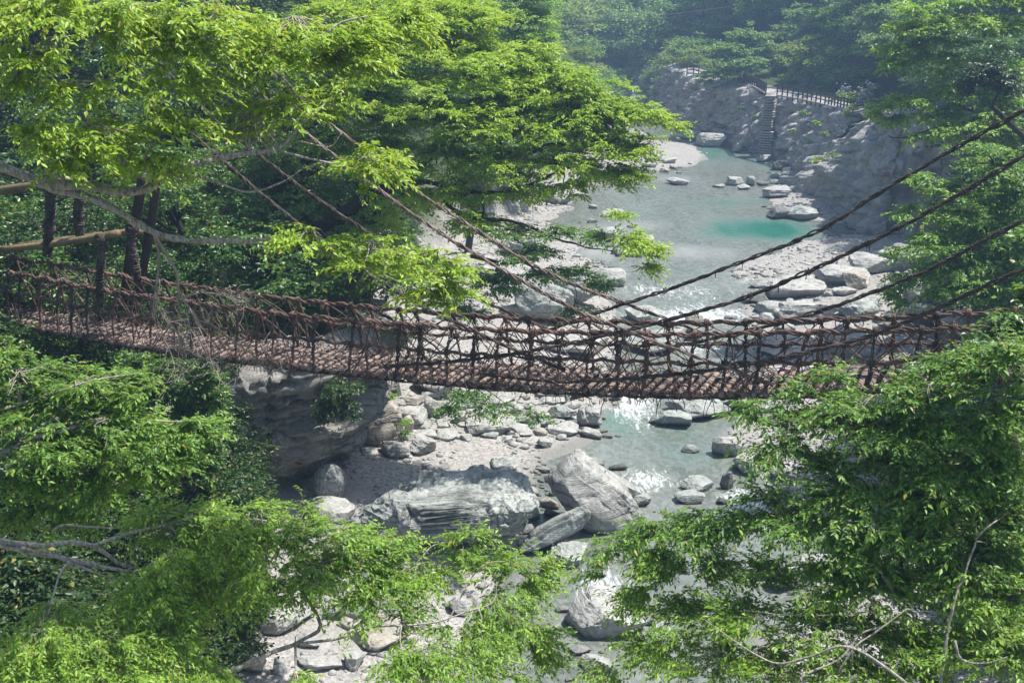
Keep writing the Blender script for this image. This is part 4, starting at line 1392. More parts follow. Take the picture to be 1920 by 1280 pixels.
brA = [([(-120, 270, 14.8), (0, 318, 15), (100, 347, 15.1), (200, 385, 15.2), (280, 428, 15.4), (350, 446, 15.6), (430, 447, 15.8), (500, 450, 16), (560, 460, 16.1), (640, 474, 16.2), (720, 470, 16.3), (800, 495, 16.5)], .075, .016),
       ([(60, 340, 15), (150, 345, 15.1), (255, 357, 15.3), (310, 330, 15.4), (380, 304, 15.6), (440, 290, 15.8), (525, 278, 16), (580, 225, 16.3), (628, 185, 16.6), (665, 150, 17)], .085, .012),
       ([(345, 330, 15.5), (400, 338, 15.7), (470, 354, 15.9), (530, 340, 16.1), (580, 310, 16.3), (650, 300, 16.4)], .022, .008),
       ([(-100, 140, 14.8), (0, 133, 15), (50, 128, 15), (90, 112, 15.1), (104, 92, 15.1), (86, 80, 15.2), (115, 70, 15.3), (170, 58, 15.4), (230, 22, 15.6)], .075, .018),
       ([(-60, 190, 14.8), (0, 178, 15), (40, 168, 15), (70, 152, 15), (150, 150, 15.2), (220, 150, 15.4), (300, 110, 15.6)], .03, .008),
       ([(170, 96, 15.3), (185, 72, 15.4), (208, 48, 15.5), (240, 25, 15.6)], .028, .01),
       ([(-60, 40, 14.8), (0, 30, 15), (30, 24, 15), (90, 5, 15)], .05, .03),
       ([(500, 280, 16), (560, 268, 16.2), (610, 275, 16.4), (640, 250, 16.6)], .016, .006),
       ([(530, 285, 16), (620, 310, 16.2), (680, 315, 16.4), (760, 330, 16.5)], .02, .006),
       ([(560, 80, 17), (600, 60, 17), (640, 40, 17.2), (690, 30, 17.4)], .03, .01),
       ([(620, 475, 16.2), (700, 505, 16.3), (780, 540, 16.5), (840, 560, 16.6)], .018, .006)]
tA = tree('zelkova_tree', 'near tree with lime green layered sprays hanging over the upper left, pale bare limbs below', 'tree', gb(-14, 13), A, 'leaf_lime', 'bark_pale',
          ll=.098, lw=.042, lai=2.4, layer=.46, droop=.85, L=.62, K=7, Mn=15, spread=.85, branches=brA, fork=(-9.5, 14.5, 19.6), r0=.28, seed=71)
# its dead hanging branch with bleached twigs
g = Geo()
rgd = np.random.default_rng(4)


def dead(pts, r0_, r1_, depth, side):
    p = catmull(pts, .05)
    g.add(*tube(p, np.linspace(r0_, r1_, len(p)), 5 if depth == 0 else 4, False))
    if depth >= 3:
        return
    for _ in range(side):
        k = rgd.integers(len(p) // 3, len(p))
        d = unit(p[min(k + 1, len(p) - 1)] - p[max(k - 2, 0)]) + rgd.normal(0, .75, 3)
        d = unit(d) * np.linalg.norm(p[-1] - p[0]) * rgd.uniform(.35, .7)
        q = p[k]
        dead([q, q + d * .4 + rgd.normal(0, .03, 3), q + d * .75 + rgd.normal(0, .05, 3) - UP * .02, q + d + rgd.normal(0, .06, 3)], max(r1_ * .9, .004), .003, depth + 1, max(2, side - 2))


for pts, rr in (([(288, 432, 15.4), (298, 480, 15.4), (294, 530, 15.4), (288, 570, 15.4), (292, 610, 15.4)], .03), ([(284, 430, 15.4), (312, 478, 15.4), (332, 512, 15.5), (336, 548, 15.5), (358, 582, 15.5), (385, 622, 15.6), (395, 640, 15.6)], .03),
                ([(345, 560, 15.5), (370, 545, 15.6), (400, 550, 15.6), (440, 560, 15.7)], .012), ([(370, 600, 15.6), (400, 610, 15.6), (440, 640, 15.7), (480, 670, 15.8)], .012), ([(300, 585, 15.5), (330, 620, 15.5), (345, 660, 15.5)], .012)):
    g = Geo()
    dead([at_y(*q) for q in pts], rr, .009, 0, 5)
    g.build('dead_branch', M['bark_dead'], tA, np.array(tA.location))
for pts in ([(420, 270, 15.8), (440, 240, 15.8), (470, 225, 15.9)], [(440, 290, 15.8), (480, 265, 15.9), (520, 240, 16)], [(500, 280, 16), (480, 250, 16), (430, 240, 16)], [(225, 165, 15.4), (240, 195, 15.4), (280, 215, 15.4)]):
    g = Geo()
    dead([at_y(*q) for q in pts], .012, .004, 1, 5)
    g.build('dead_branch', M['bark_dead'], tA, np.array(tA.location))

# mid river tree leaning out beyond the bridge
Bm = [(640, 60, 110, 70, 48), (640, 150, 110, 60, 47), (830, 30, 120, 50, 49), (900, 150, 110, 60, 46), (1000, 110, 60, 40, 47), (880, 20, 80, 40, 50), (760, 0, 120, 50, 50), (600, 260, 90, 40, 47, .8), (1090, 220, 90, 40, 45), (985, 180, 80, 50, 46), (760, 90, 130, 70, 47), (890, 80, 110, 70, 48), (960, 140, 100, 60, 47), (1050, 165, 100, 50, 46), (1130, 190, 90, 50, 45), (1185, 215, 70, 28, 44.5), (1225, 215, 50, 18, 44), (1265, 235, 34, 12, 44), (700, 180, 110, 60, 46), (820, 190, 120, 55, 45),
      (940, 215, 110, 45, 45), (1040, 240, 100, 45, 45), (1130, 265, 80, 40, 44), (1190, 270, 60, 30, 43.5), (720, 270, 90, 45, 47, .8), (830, 280, 100, 40, 45, .9), (940, 300, 100, 36, 44.5), (1050, 310, 90, 34, 44), (1130, 330, 60, 26, 43.5), (1190, 320, 40, 26, 43.2),
      (860, 360, 100, 34, 44.5, .9), (970, 365, 80, 26, 44), (1060, 355, 60, 18, 43.5, .8), (780, 370, 80, 45, 46, .7), (900, 415, 80, 28, 43.5, .8), (700, 420, 70, 40, 47, .7),
      (960, 430, 80, 18, 42, .8), (1050, 425, 70, 14, 41.5, .8), (1130, 430, 60, 16, 41, .8), (1190, 460, 50, 24, 40.5), (1235, 465, 26, 16, 40.3), (1225, 505, 24, 22, 40.3, .8), (990, 470, 70, 18, 41.5, .8), (1060, 505, 70, 20, 41, .9), (1110, 530, 55, 18, 40.8, .8),
      (930, 530, 60, 34, 42, .8), (1000, 520, 50, 14, 41.6, .7), (1165, 400, 30, 10, 40.8, .7), (1080, 590, 60, 18, 40.8, .6), (870, 580, 50, 30, 42.5, .7), (770, 620, 60, 30, 44, .6),
      (880, 738, 56, 18, 36.5, .8), (835, 770, 26, 22, 36.8, .7), (930, 765, 40, 14, 36.5, .6), (985, 778, 50, 12, 36.3, .6), (900, 775, 30, 14, 36.5, .5)]
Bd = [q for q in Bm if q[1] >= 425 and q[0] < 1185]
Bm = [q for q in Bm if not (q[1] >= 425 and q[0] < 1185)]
brB = [([(560, 470, 47), (630, 405, 47), (690, 372, 46.5), (745, 345, 46), (800, 300, 45.5), (860, 262, 45), (960, 240, 45), (1040, 215, 45)], .34, .06),
       ([(690, 215, 46), (740, 222, 46), (800, 228, 45.6), (845, 225, 45.4)], .10, .03), ([(620, 190, 46.5), (700, 222, 46), (760, 245, 45.8)], .09, .03),
       ([(745, 350, 46), (810, 345, 45), (880, 360, 44.5), (960, 355, 44), (1030, 330, 43.8), (1100, 300, 43.6)], .14, .04),
       ([(830, 375, 44.5), (880, 410, 43.5), (960, 415, 42.5), (1030, 440, 41.8), (1090, 455, 41.4), (1150, 470, 40.8)], .10, .02),
       ([(880, 480, 43), (930, 492, 42.4), (985, 497, 42), (1020, 515, 41.5), (1090, 527, 41)], .08, .015), ([(930, 430, 42.8), (975, 452, 42), (1010, 480, 41.8)], .04, .012),
       ([(1060, 235, 44.8), (1064, 210, 44.8), (1060, 175, 45)], .05, .012), ([(1066, 236, 44.6), (1080, 205, 44.6), (1105, 170, 44.8)], .05, .012), ([(1065, 236, 44.6), (1110, 215, 44.2), (1160, 200, 44)], .045, .01),
       ([(1000, 285, 44.4), (1040, 270, 44.2), (1080, 285, 44)], .07, .02), ([(1030, 302, 44), (1075, 300, 43.8), (1130, 300, 43.6)], .07, .02),
       ([(870, 700, 37.5), (920, 738, 36.8), (960, 765, 36.4), (1010, 782, 36.2)], .03, .008), ([(700, 580, 45), (800, 640, 41), (870, 700, 37.5)], .06, .03)]
tree('riverside_tree', 'broad tree leaning over the river beyond the bridge, bright above and dark beneath', 'tree', gb(-11, 48), Bm, 'leaf_lime', 'bark_dark', ll=.17, lw=.075, L=.75, K=9, Mn=11, lai=3.0, droop=.55,
     branches=brB[:4] + brB[7:12], fork=at_y(600, 440, 47), r0=.42, seed=72, layer=.5, tw=False, brr=2.0)
tree('riverside_boughs', 'thin drooping lower boughs of the broad riverside tree, shade put into their leaf colour, behind and below the middle of the deck', 'tree', gb(-10, 45), Bd, 'leaf_deep', 'bark_dark', ll=.14, lw=.065, L=.7, K=9, Mn=11, lai=2.4, droop=.5,  # same riverside tree's lower boughs, built apart; darker leaves paint their shade
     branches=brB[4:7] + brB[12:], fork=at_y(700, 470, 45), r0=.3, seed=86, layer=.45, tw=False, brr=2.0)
tree('riverside_tree', 'pale green tree rising behind the spreading riverside tree, just left of the hazy slope', 'tree', gb(-3.5, 82), [(985, 20, 50, 40, 80), (1010, 60, 40, 30, 79), (960, 70, 50, 40, 80), (930, 20, 60, 50, 82), (1000, -20, 50, 40, 81), (960, 130, 60, 40, 80), (1010, 110, 30, 30, 79)], 'leaf_bright', 'bark_dark',
     ll=.24, lw=.11, L=.9, K=8, Mn=9, lai=3.0, fork=at_y(980, 110, 80), r0=.3, seed=73, layer=.7, tw=False, brr=2.5)

# near left, below the deck
Dm = [(40, 690, 110, 34, 19), (150, 715, 120, 34, 19.3), (250, 725, 70, 28, 19.6), (70, 760, 120, 40, 18.8), (210, 780, 120, 34, 19.2), (320, 800, 80, 26, 19.6, .9), (395, 802, 40, 18, 19.8), (90, 830, 120, 40, 18.6), (230, 840, 110, 36, 19), (330, 850, 70, 30, 19.4, .8),
      (50, 890, 90, 40, 18.4, .8), (170, 900, 110, 34, 18.8, .8), (290, 890, 70, 30, 19.2, .7), (60, 960, 80, 50, 18.6, .6), (190, 960, 80, 34, 19, .5), (-10, 650, 50, 36, 18.6)]
brD = [([(-100, 900, 18), (0, 850, 18.3), (100, 810, 18.6), (200, 790, 19), (300, 790, 19.4), (390, 795, 19.8)], .07, .01), ([(-60, 780, 18.2), (60, 745, 18.7), (160, 720, 19), (260, 700, 19.5)], .05, .01), ([(100, 870, 18.6), (150, 880, 18.7), (200, 905, 19)], .02, .008)]
tree('cherry_tree', 'near tree on the left filling the space under the left end of the deck', 'tree', gb(-14.5, 17), Dm, 'leaf_mid', 'bark_pale', ll=.105, lw=.045, lai=3.0, droop=.7, layer=.4, L=.62, K=7, Mn=15, spread=.85, branches=brD, fork=(-10.5, 18, 12.6), r0=.2, seed=74)
tree('evergreen_bush', 'rounded dark green bush on the cliff edge beneath the deck', 'bush', on_ground(330, 900), [(310, 690, 60, 26, 35.5), (250, 672, 50, 22, 36.5), (385, 720, 46, 42, 34), (400, 780, 40, 44, 33.8), (350, 740, 50, 50, 34.4), (340, 820, 50, 50, 34), (395, 850, 34, 34, 33.6)], 'leaf_deep', 'bark_dark', ll=.12, lw=.06, L=.45, K=10, Mn=9,
     lai=3.6, seed=75, layer=.3, tw=False, fork=at_y(360, 800, 34), r0=.12)
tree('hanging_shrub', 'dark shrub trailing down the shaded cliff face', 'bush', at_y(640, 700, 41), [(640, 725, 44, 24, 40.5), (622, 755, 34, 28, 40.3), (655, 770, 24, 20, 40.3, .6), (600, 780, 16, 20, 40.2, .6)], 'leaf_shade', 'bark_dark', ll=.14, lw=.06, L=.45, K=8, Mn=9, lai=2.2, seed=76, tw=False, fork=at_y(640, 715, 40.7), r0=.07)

# near lower left
Em = [(290, 965, 80, 40, 16.5, .9), (390, 960, 90, 40, 16.6), (490, 955, 70, 30, 16.8), (560, 985, 90, 36, 16.8), (660, 1010, 90, 36, 17), (740, 1020, 60, 26, 17.2), (340, 1030, 110, 44, 16.2), (470, 1040, 120, 44, 16.4), (600, 1060, 120, 44, 16.6), (720, 1080, 100, 36, 16.8),
      (800, 1090, 60, 30, 17, .9), (270, 1110, 90, 44, 15.6, .9), (390, 1110, 90, 40, 15.9, .9), (530, 1110, 80, 30, 16.3, .7), (80, 1180, 110, 44, 14.6, .9), (210, 1200, 120, 44, 14.8), (330, 1190, 90, 36, 15.2, .9), (60, 1250, 120, 40, 14.2), (220, 1260, 130, 34, 14.4), (370, 1265, 90, 26, 14.8, .9),
      (680, 1130, 80, 24, 16.4, .7), (760, 1140, 60, 24, 16.6, .8), (860, 1008, 46, 18, 17.6), (905, 1000, 26, 14, 17.6, .9), (880, 1060, 70, 26, 17.2, .9), (960, 1060, 60, 28, 17.4), (1010, 1090, 60, 28, 17.4, .9), (1030, 1050, 34, 20, 17.5, .8),
      (800, 1215, 90, 24, 15.8, .9), (900, 1190, 100, 30, 16.2), (990, 1180, 70, 32, 16.5), (760, 1255, 100, 26, 15.4), (880, 1250, 90, 26, 15.7, .8), (1010, 1235, 60, 26, 16.3, .8), (960, 1270, 60, 20, 15.8, .6), (560, 1275, 60, 18, 15, .5), (940, 1130, 60, 24, 16.8, .7)]
brE = [([(-80, 1005, 15), (0, 1015, 15.3), (70, 1016, 15.5), (170, 1024, 15.8), (225, 1052, 16), (290, 1066, 16.2), (380, 1075, 16.3)], .06, .012), ([(-20, 1018, 15.3), (60, 1028, 15.5), (130, 1042, 15.7), (200, 1060, 15.9), (300, 1078, 16.1)], .06, .02),
       ([(40, 1025, 15.4), (110, 1048, 15.6), (190, 1075, 15.8), (260, 1090, 16)], .035, .012), ([(170, 1024, 15.8), (240, 1000, 16), (330, 985, 16.3), (480, 975, 16.6), (620, 1000, 16.9), (740, 1030, 17.1)], .035, .01),
       ([(400, 1262, 15.2), (440, 1250, 15.3), (500, 1230, 15.5), (560, 1206, 15.8), (592, 1180, 16), (600, 1160, 16.1), (582, 1125, 16.3), (560, 1090, 16.5)], .05, .02), ([(560, 1206, 15.8), (640, 1195, 15.9), (700, 1176, 16), (760, 1172, 16.2), (820, 1166, 16.3), (880, 1150, 16.5), (925, 1130, 16.7), (932, 1090, 16.9)], .03, .01),
       ([(700, 1085, 16.8), (770, 1062, 17), (808, 1028, 17.3), (850, 1012, 17.5), (905, 1002, 17.6)], .02, .007), ([(840, 1165, 16.3), (900, 1060, 17), (960, 1050, 17.3)], .016, .006), ([(95, 998, 15.7), (115, 985, 15.8), (170, 988, 16), (230, 990, 16.2)], .025, .01)]
tree('cherry_tree', 'near tree at the lower left, bright sprays over the boulders, pale forked limbs', 'tree', gb(-13, 13.5), Em, 'leaf_bright', 'bark_pale', ll=.092, lw=.036, lai=2.2, droop=.8, L=.62, K=7, Mn=15, spread=.85, layer=.4, branches=brE, fork=(-9.5, 14.2, 10.6), r0=.24, seed=77)
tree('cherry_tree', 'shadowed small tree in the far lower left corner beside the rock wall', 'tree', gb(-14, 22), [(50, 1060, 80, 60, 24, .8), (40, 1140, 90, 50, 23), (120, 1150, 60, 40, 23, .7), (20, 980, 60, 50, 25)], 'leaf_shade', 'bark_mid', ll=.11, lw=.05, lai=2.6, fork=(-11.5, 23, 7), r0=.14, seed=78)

# near lower right
Fm = [(1400, 775, 55, 20, 16.5, .8), (1480, 790, 80, 30, 16.4), (1570, 780, 90, 40, 16.2), (1550, 700, 55, 26, 16.8, .8), (1500, 730, 50, 24, 16.8, .6), (1640, 740, 90, 40, 16), (1740, 720, 90, 50, 15.6), (1830, 690, 90, 50, 15.2), (1900, 640, 60, 50, 14.9), (1690, 800, 110, 40, 15.6), (1810, 790, 100, 50, 15),
      (1900, 760, 60, 60, 14.6), (1460, 850, 70, 26, 16, .9), (1560, 860, 100, 36, 15.8), (1680, 870, 110, 40, 15.3, .9), (1800, 880, 100, 50, 14.8), (1890, 880, 60, 60, 14.4), (1440, 920, 50, 22, 15.8, .6), (1540, 940, 90, 30, 15.4, .7), (1660, 950, 100, 34, 15, .6), (1780, 970, 100, 40, 14.6, .6), (1890, 980, 60, 60, 14.2),
      (1250, 970, 70, 22, 16.4, .9), (1200, 1000, 60, 24, 16.4, .8), (1310, 980, 80, 30, 16, .9), (1400, 1000, 80, 30, 15.6, .8), (1150, 1030, 50, 24, 16.4, .8), (1240, 1050, 80, 34, 16, .9), (1340, 1060, 90, 34, 15.6, .8), (1110, 1060, 34, 18, 16.6, .7), (1460, 1070, 90, 34, 15.2, .8), (1570, 1080, 100, 34, 14.8, .8), (1690, 1100, 110, 40, 14.4, .8),
      (1810, 1090, 100, 50, 14), (1900, 1090, 50, 50, 13.8), (1190, 1120, 60, 30, 15.8, .8), (1290, 1150, 90, 40, 15.2, .9), (1410, 1150, 100, 40, 14.8), (1540, 1170, 110, 40, 14.4), (1670, 1190, 110, 44, 14), (1800, 1200, 110, 50, 13.6), (1900, 1210, 60, 60, 13.4), (1220, 1220, 80, 34, 15, .8), (1330, 1240, 100, 34, 14.6),
      (1460, 1250, 110, 34, 14.2), (1600, 1265, 120, 30, 13.8), (1740, 1270, 120, 30, 13.4), (1120, 1265, 60, 20, 15.2, .7)]
brF = [([(1700, 1400, 13.5), (1560, 1300, 14), (1500, 1270, 14.2), (1575, 1235, 14.4), (1620, 1190, 14.6), (1665, 1165, 14.7), (1676, 1140, 14.8), (1640, 1144, 14.9), (1560, 1155, 15), (1490, 1150, 15.2), (1420, 1145, 15.4)], .026, .007),
       ([(1760, 1330, 13.6), (1600, 1216, 14.2), (1520, 1230, 14.4), (1450, 1242, 14.6), (1380, 1200, 14.9), (1320, 1160, 15.2)], .028, .007), ([(1676, 1140, 14.8), (1672, 1105, 15), (1655, 1080, 15.1), (1650, 1060, 15.2)], .014, .005),
       ([(1760, 1300, 13.8), (1790, 1130, 14.3), (1815, 1072, 14.5), (1830, 1005, 14.7), (1815, 960, 14.9), (1790, 930, 15)], .03, .007), ([(1828, 1010, 14.7), (1850, 985, 14.7), (1885, 965, 14.8)], .02, .006), ([(1790, 1200, 13.8), (1803, 1236, 13.7), (1855, 1242, 13.7), (1890, 1232, 13.7)], .02, .006),
       ([(1570, 1260, 14.2), (1610, 1215, 14.3), (1640, 1185, 14.4), (1700, 1140, 14.5)], .018, .008), ([(1950, 900, 15.4), (1850, 840, 15.8), (1720, 800, 16.4), (1600, 800, 16.8), (1450, 785, 17.1)], .03, .006)]
Fm += [(1500, 985, 90, 30, 15.2), (1610, 1010, 100, 34, 15), (1730, 1015, 110, 40, 14.6), (1850, 1030, 90, 44, 14.3), (1600, 905, 90, 30, 15.4), (1730, 925, 100, 36, 15), (1440, 955, 50, 24, 15.6), (1860, 940, 80, 40, 14.5), (1640, 1060, 100, 34, 14.9), (1780, 1060, 100, 34, 14.5), (1380, 950, 40, 20, 15.8, .7)]
Fa = [q if q[1] < 850 else q[:5] + (max(.85, q[5] if len(q) > 5 else 1),) for q in Fm if q[1] < 1045]
Fb = [q for q in Fm if q[1] >= 1045]
tree('cherry_tree', 'near tree on the right whose dark and bright foliage veils the white boulders', 'tree', gb(13.5, 13), Fa, 'leaf_mid', 'bark_pale', ll=.096, lw=.042, lai=2.35, droop=.75, layer=.4, L=.62, K=7, Mn=15, spread=.85, branches=[([(q[0], q[1], q[2] - .8) for q in br_[0]], br_[1], br_[2]) for br_ in brF[3:]], fork=(9.0, 14.2, 12.2), r0=.24, seed=79)
tree('cherry_tree', 'near tree in the lower right corner with brighter sprays and bare pale twigs', 'tree', gb(12.5, 9.5), Fb, 'leaf_bright', 'bark_pale', ll=.09, lw=.036, lai=2.6, droop=.8, layer=.4, L=.62, K=7, Mn=15, spread=.85, branches=[([(q[0], q[1], q[2] - .9) for q in br_[0]], br_[1], br_[2]) for br_ in brF[:3]], fork=(8.2, 11.5, 9.5), r0=.22, seed=85)
tree('glossy_tree', 'glossy deep green branch tips over the right end of the handrail', 'tree', gb(13, 18), [(1880, 605, 60, 24, 17.8), (1905, 590, 40, 30, 17.6), (1760, 690, 60, 26, 17.6, .8), (1870, 640, 70, 36, 17.4), (1925, 545, 20, 20, 17.8, .8), (1830, 640, 60, 30, 17.6, .8)], 'leaf_deep', 'bark_mid',
     ll=.11, lw=.055, lai=2.8, droop=.6, fork=(8.8, 17.8, 14.5), r0=.18, seed=80)

# right bank, beyond the bridge
tree('riverside_tree', 'green tree reaching in from the right above the pale shelves and behind the stay cables', 'tree', gb(24, 46), [(1860, 300, 80, 44, 44), (1790, 345, 70, 26, 44), (1730, 330, 44, 18, 43.5, .8), (1890, 370, 50, 44, 44), (1790, 395, 70, 26, 43.5), (1710, 400, 40, 18, 43, .8), (1860, 440, 70, 36, 43),
     (1760, 450, 70, 26, 42.6), (1690, 470, 34, 16, 42.3, .8), (1800, 505, 90, 30, 42.4), (1710, 520, 50, 22, 42, .9), (1670, 545, 34, 16, 42, .8), (1890, 520, 50, 40, 43), (1790, 545, 60, 20, 42, .7), (1700, 570, 40, 14, 42, .6)], 'leaf_mid', 'bark_dark', ll=.17, lw=.08, L=.7, K=9, Mn=10, lai=2.9, fork=at_y(1960, 430, 45), r0=.32, seed=81, layer=.45, tw=False, brr=2)
tree('riverside_tree', 'soft green tree at the upper right with drooping tiers in front of the shelter roof', 'tree', gb(38, 74), [(1720, 40, 70, 44, 64), (1800, 30, 90, 44, 64), (1890, 40, 60, 60, 63), (1690, 90, 50, 30, 64), (1770, 100, 80, 36, 64), (1860, 110, 70, 44, 63), (1680, 120, 36, 18, 63.5), (1800, 160, 70, 30, 63),
     (1890, 180, 50, 44, 62), (1700, 180, 60, 18, 63), (1660, 195, 44, 14, 63, .9), (1640, 215, 26, 10, 63, .8), (1760, 215, 60, 26, 62.5), (1690, 225, 40, 14, 62.5, .8), (1840, 230, 70, 34, 61), (1770, 250, 50, 24, 61), (1720, 255, 20, 10, 61.5, .6), (1900, 250, 40, 40, 61)], 'leaf_bright', 'bark_dark', ll=.24, lw=.115, L=.9, K=9, Mn=9, lai=2.9,
     fork=at_y(1900, 190, 66), r0=.36, seed=82, layer=.6, tw=False, brr=2.4, branches=[([(1880, 200, 63), (1830, 205, 63), (1790, 200, 63), (1750, 205, 63), (1690, 198, 63)], .1, .03), ([(1860, 215, 62), (1800, 235, 62), (1760, 240, 61.5), (1715, 250, 61.5), (1680, 258, 61.5), (1665, 255, 61.5)], .09, .03)])
tree('evergreen_bush', 'dark rounded crown tucked into the soft green tree at the upper right', 'tree', gb(36, 60), [(1850, 130, 44, 32, 57), (1820, 150, 34, 26, 57), (1880, 150, 40, 30, 57)], 'leaf_shade', 'bark_dark', ll=.2, lw=.1, L=.6, K=9, Mn=8, lai=3.4, fork=at_y(1860, 200, 58), r0=.25, seed=83, tw=False, brr=2)

# trees on the far bank above the cliff
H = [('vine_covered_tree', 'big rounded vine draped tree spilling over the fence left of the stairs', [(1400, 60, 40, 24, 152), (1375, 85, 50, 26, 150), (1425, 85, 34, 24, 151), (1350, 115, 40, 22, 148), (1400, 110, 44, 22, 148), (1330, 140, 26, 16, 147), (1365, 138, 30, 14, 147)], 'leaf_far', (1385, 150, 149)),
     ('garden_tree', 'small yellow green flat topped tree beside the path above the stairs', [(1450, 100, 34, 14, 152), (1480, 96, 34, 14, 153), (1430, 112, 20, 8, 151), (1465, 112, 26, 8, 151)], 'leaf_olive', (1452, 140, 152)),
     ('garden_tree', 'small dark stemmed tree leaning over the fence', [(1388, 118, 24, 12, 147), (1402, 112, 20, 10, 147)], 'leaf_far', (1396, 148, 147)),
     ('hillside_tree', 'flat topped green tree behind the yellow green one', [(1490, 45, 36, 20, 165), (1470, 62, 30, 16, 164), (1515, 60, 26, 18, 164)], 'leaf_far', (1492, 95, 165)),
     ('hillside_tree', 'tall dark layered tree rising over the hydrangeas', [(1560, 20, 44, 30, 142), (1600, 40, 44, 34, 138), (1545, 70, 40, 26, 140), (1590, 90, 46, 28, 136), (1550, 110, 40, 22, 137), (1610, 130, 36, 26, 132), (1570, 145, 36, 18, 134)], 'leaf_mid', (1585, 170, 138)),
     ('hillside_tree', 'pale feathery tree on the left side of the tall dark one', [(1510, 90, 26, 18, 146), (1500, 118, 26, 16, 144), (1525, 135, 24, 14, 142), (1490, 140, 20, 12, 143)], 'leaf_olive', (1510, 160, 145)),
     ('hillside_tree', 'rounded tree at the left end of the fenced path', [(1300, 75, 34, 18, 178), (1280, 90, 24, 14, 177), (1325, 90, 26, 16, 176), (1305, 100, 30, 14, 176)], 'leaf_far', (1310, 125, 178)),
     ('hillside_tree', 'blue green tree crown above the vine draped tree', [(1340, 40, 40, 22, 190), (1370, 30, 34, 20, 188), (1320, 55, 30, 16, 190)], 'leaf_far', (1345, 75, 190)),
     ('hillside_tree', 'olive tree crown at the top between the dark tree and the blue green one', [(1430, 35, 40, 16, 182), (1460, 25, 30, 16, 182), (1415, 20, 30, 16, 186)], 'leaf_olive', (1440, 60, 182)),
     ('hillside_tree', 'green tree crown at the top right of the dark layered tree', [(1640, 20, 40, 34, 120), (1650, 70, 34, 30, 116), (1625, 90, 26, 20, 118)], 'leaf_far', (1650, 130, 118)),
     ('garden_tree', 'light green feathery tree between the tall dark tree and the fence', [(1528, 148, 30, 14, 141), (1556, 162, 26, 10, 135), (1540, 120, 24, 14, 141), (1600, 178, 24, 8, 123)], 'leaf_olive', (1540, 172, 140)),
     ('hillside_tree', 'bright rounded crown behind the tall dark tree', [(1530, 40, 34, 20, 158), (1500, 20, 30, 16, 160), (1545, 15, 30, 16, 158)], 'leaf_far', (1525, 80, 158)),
     ('bramble_bush', 'yellowish bush between the small flat topped tree and the path', [(1470, 140, 24, 10, 149), (1495, 152, 24, 8, 147), (1450, 150, 14, 6, 149)], 'leaf_olive', (1475, 160, 148)),
     ('bramble_bush', 'low leafy scrub crowning the smooth cliff', [(1580, 290, 34, 8, 103), (1545, 296, 24, 7, 104), (1605, 300, 20, 12, 102)], 'leaf_olive', (1580, 300, 103)),
     ('bramble_bush', 'small green tuft growing from the cliff right of the stairs', [(1474, 192, 9, 4, 138)], 'leaf_bright', (1474, 194, 138.5)),
     ('bramble_bush', 'green tuft halfway up the cliff below the end of the fence', [(1565, 230, 8, 8, 116), (1572, 222, 6, 6, 116)], 'leaf_olive', (1567, 236, 116.5)),
     ('bramble_bush', 'yellow green creeper on the cliff beside the smooth rock', [(1605, 262, 9, 12, 108), (1612, 255, 8, 8, 108)], 'leaf_olive', (1608, 272, 108.5)),
     ('bramble_bush', 'leafy scrub at the fence end above the cliff', [(1600, 200, 14, 6, 112), (1590, 212, 10, 5, 112)], 'leaf_olive', (1598, 208, 112.5))]
for k, (nm, lab, bl, lf, (fx, fy, fY)) in enumerate(H):
    b = at_y(fx, fy, fY)
    small = nm == 'bramble_bush'
    gz = b[2] if small else min(g1(b[0], b[1]), b[2])
    tree(nm, lab, 'bush' if small else 'tree', (b[0], b[1], gz), bl, lf, 'bark_dark', ll=.34 if not small else .28, lw=.2, L=1.1 if not small else .5, K=8, Mn=8, lai=3.4 if not small else 2.2, fork=b + UP * .5, r0=.3 if not small else .05, seed=90 + k, layer=.8, tw=False, brr=4 if not small else 1.5, droop=.5, fill=.4, jit=1.0)

bx, by_ = np.array([(1150, 168), (1200, 192), (1250, 228), (1290, 246), (1340, 266), (1400, 284), (1436, 292), (1480, 312), (1512, 332), (1535, 362)], float).T
for k, (a, c) in enumerate([(1330, 218), (1392, 205), (1412, 248), (1484, 246), (1520, 268), (1505, 214), (1546, 250), (1352, 190), (1300, 190), (1270, 200), (1420, 222), (1535, 228), (1378, 240)]):
    Y0 = at_z(a, np.interp(a, bx, by_))[1]
    zz1 = at_y(a, c, Y0)[2]
    b = at_y(a, c, Y0 + 2.6 * max(zz1, 0) / 7.5 - .1)
    tree('fern', 'little green tuft rooted in a crack of the rugged cliff below the fenced path', 'fern', b - UP * .1, [(a, c - 2, 6 + k % 4, 4 + k % 3, b[1] - .3)], ('leaf_olive', 'leaf_mid', 'leaf_bright')[k % 3], 'bark_dark', ll=.26, lw=.15, L=.4, K=7, Mn=6, lai=2.0, fork=b + UP * .1, r0=.03, seed=160 + k, tw=False, jit=.8,
         group='tufts on the rugged cliff')
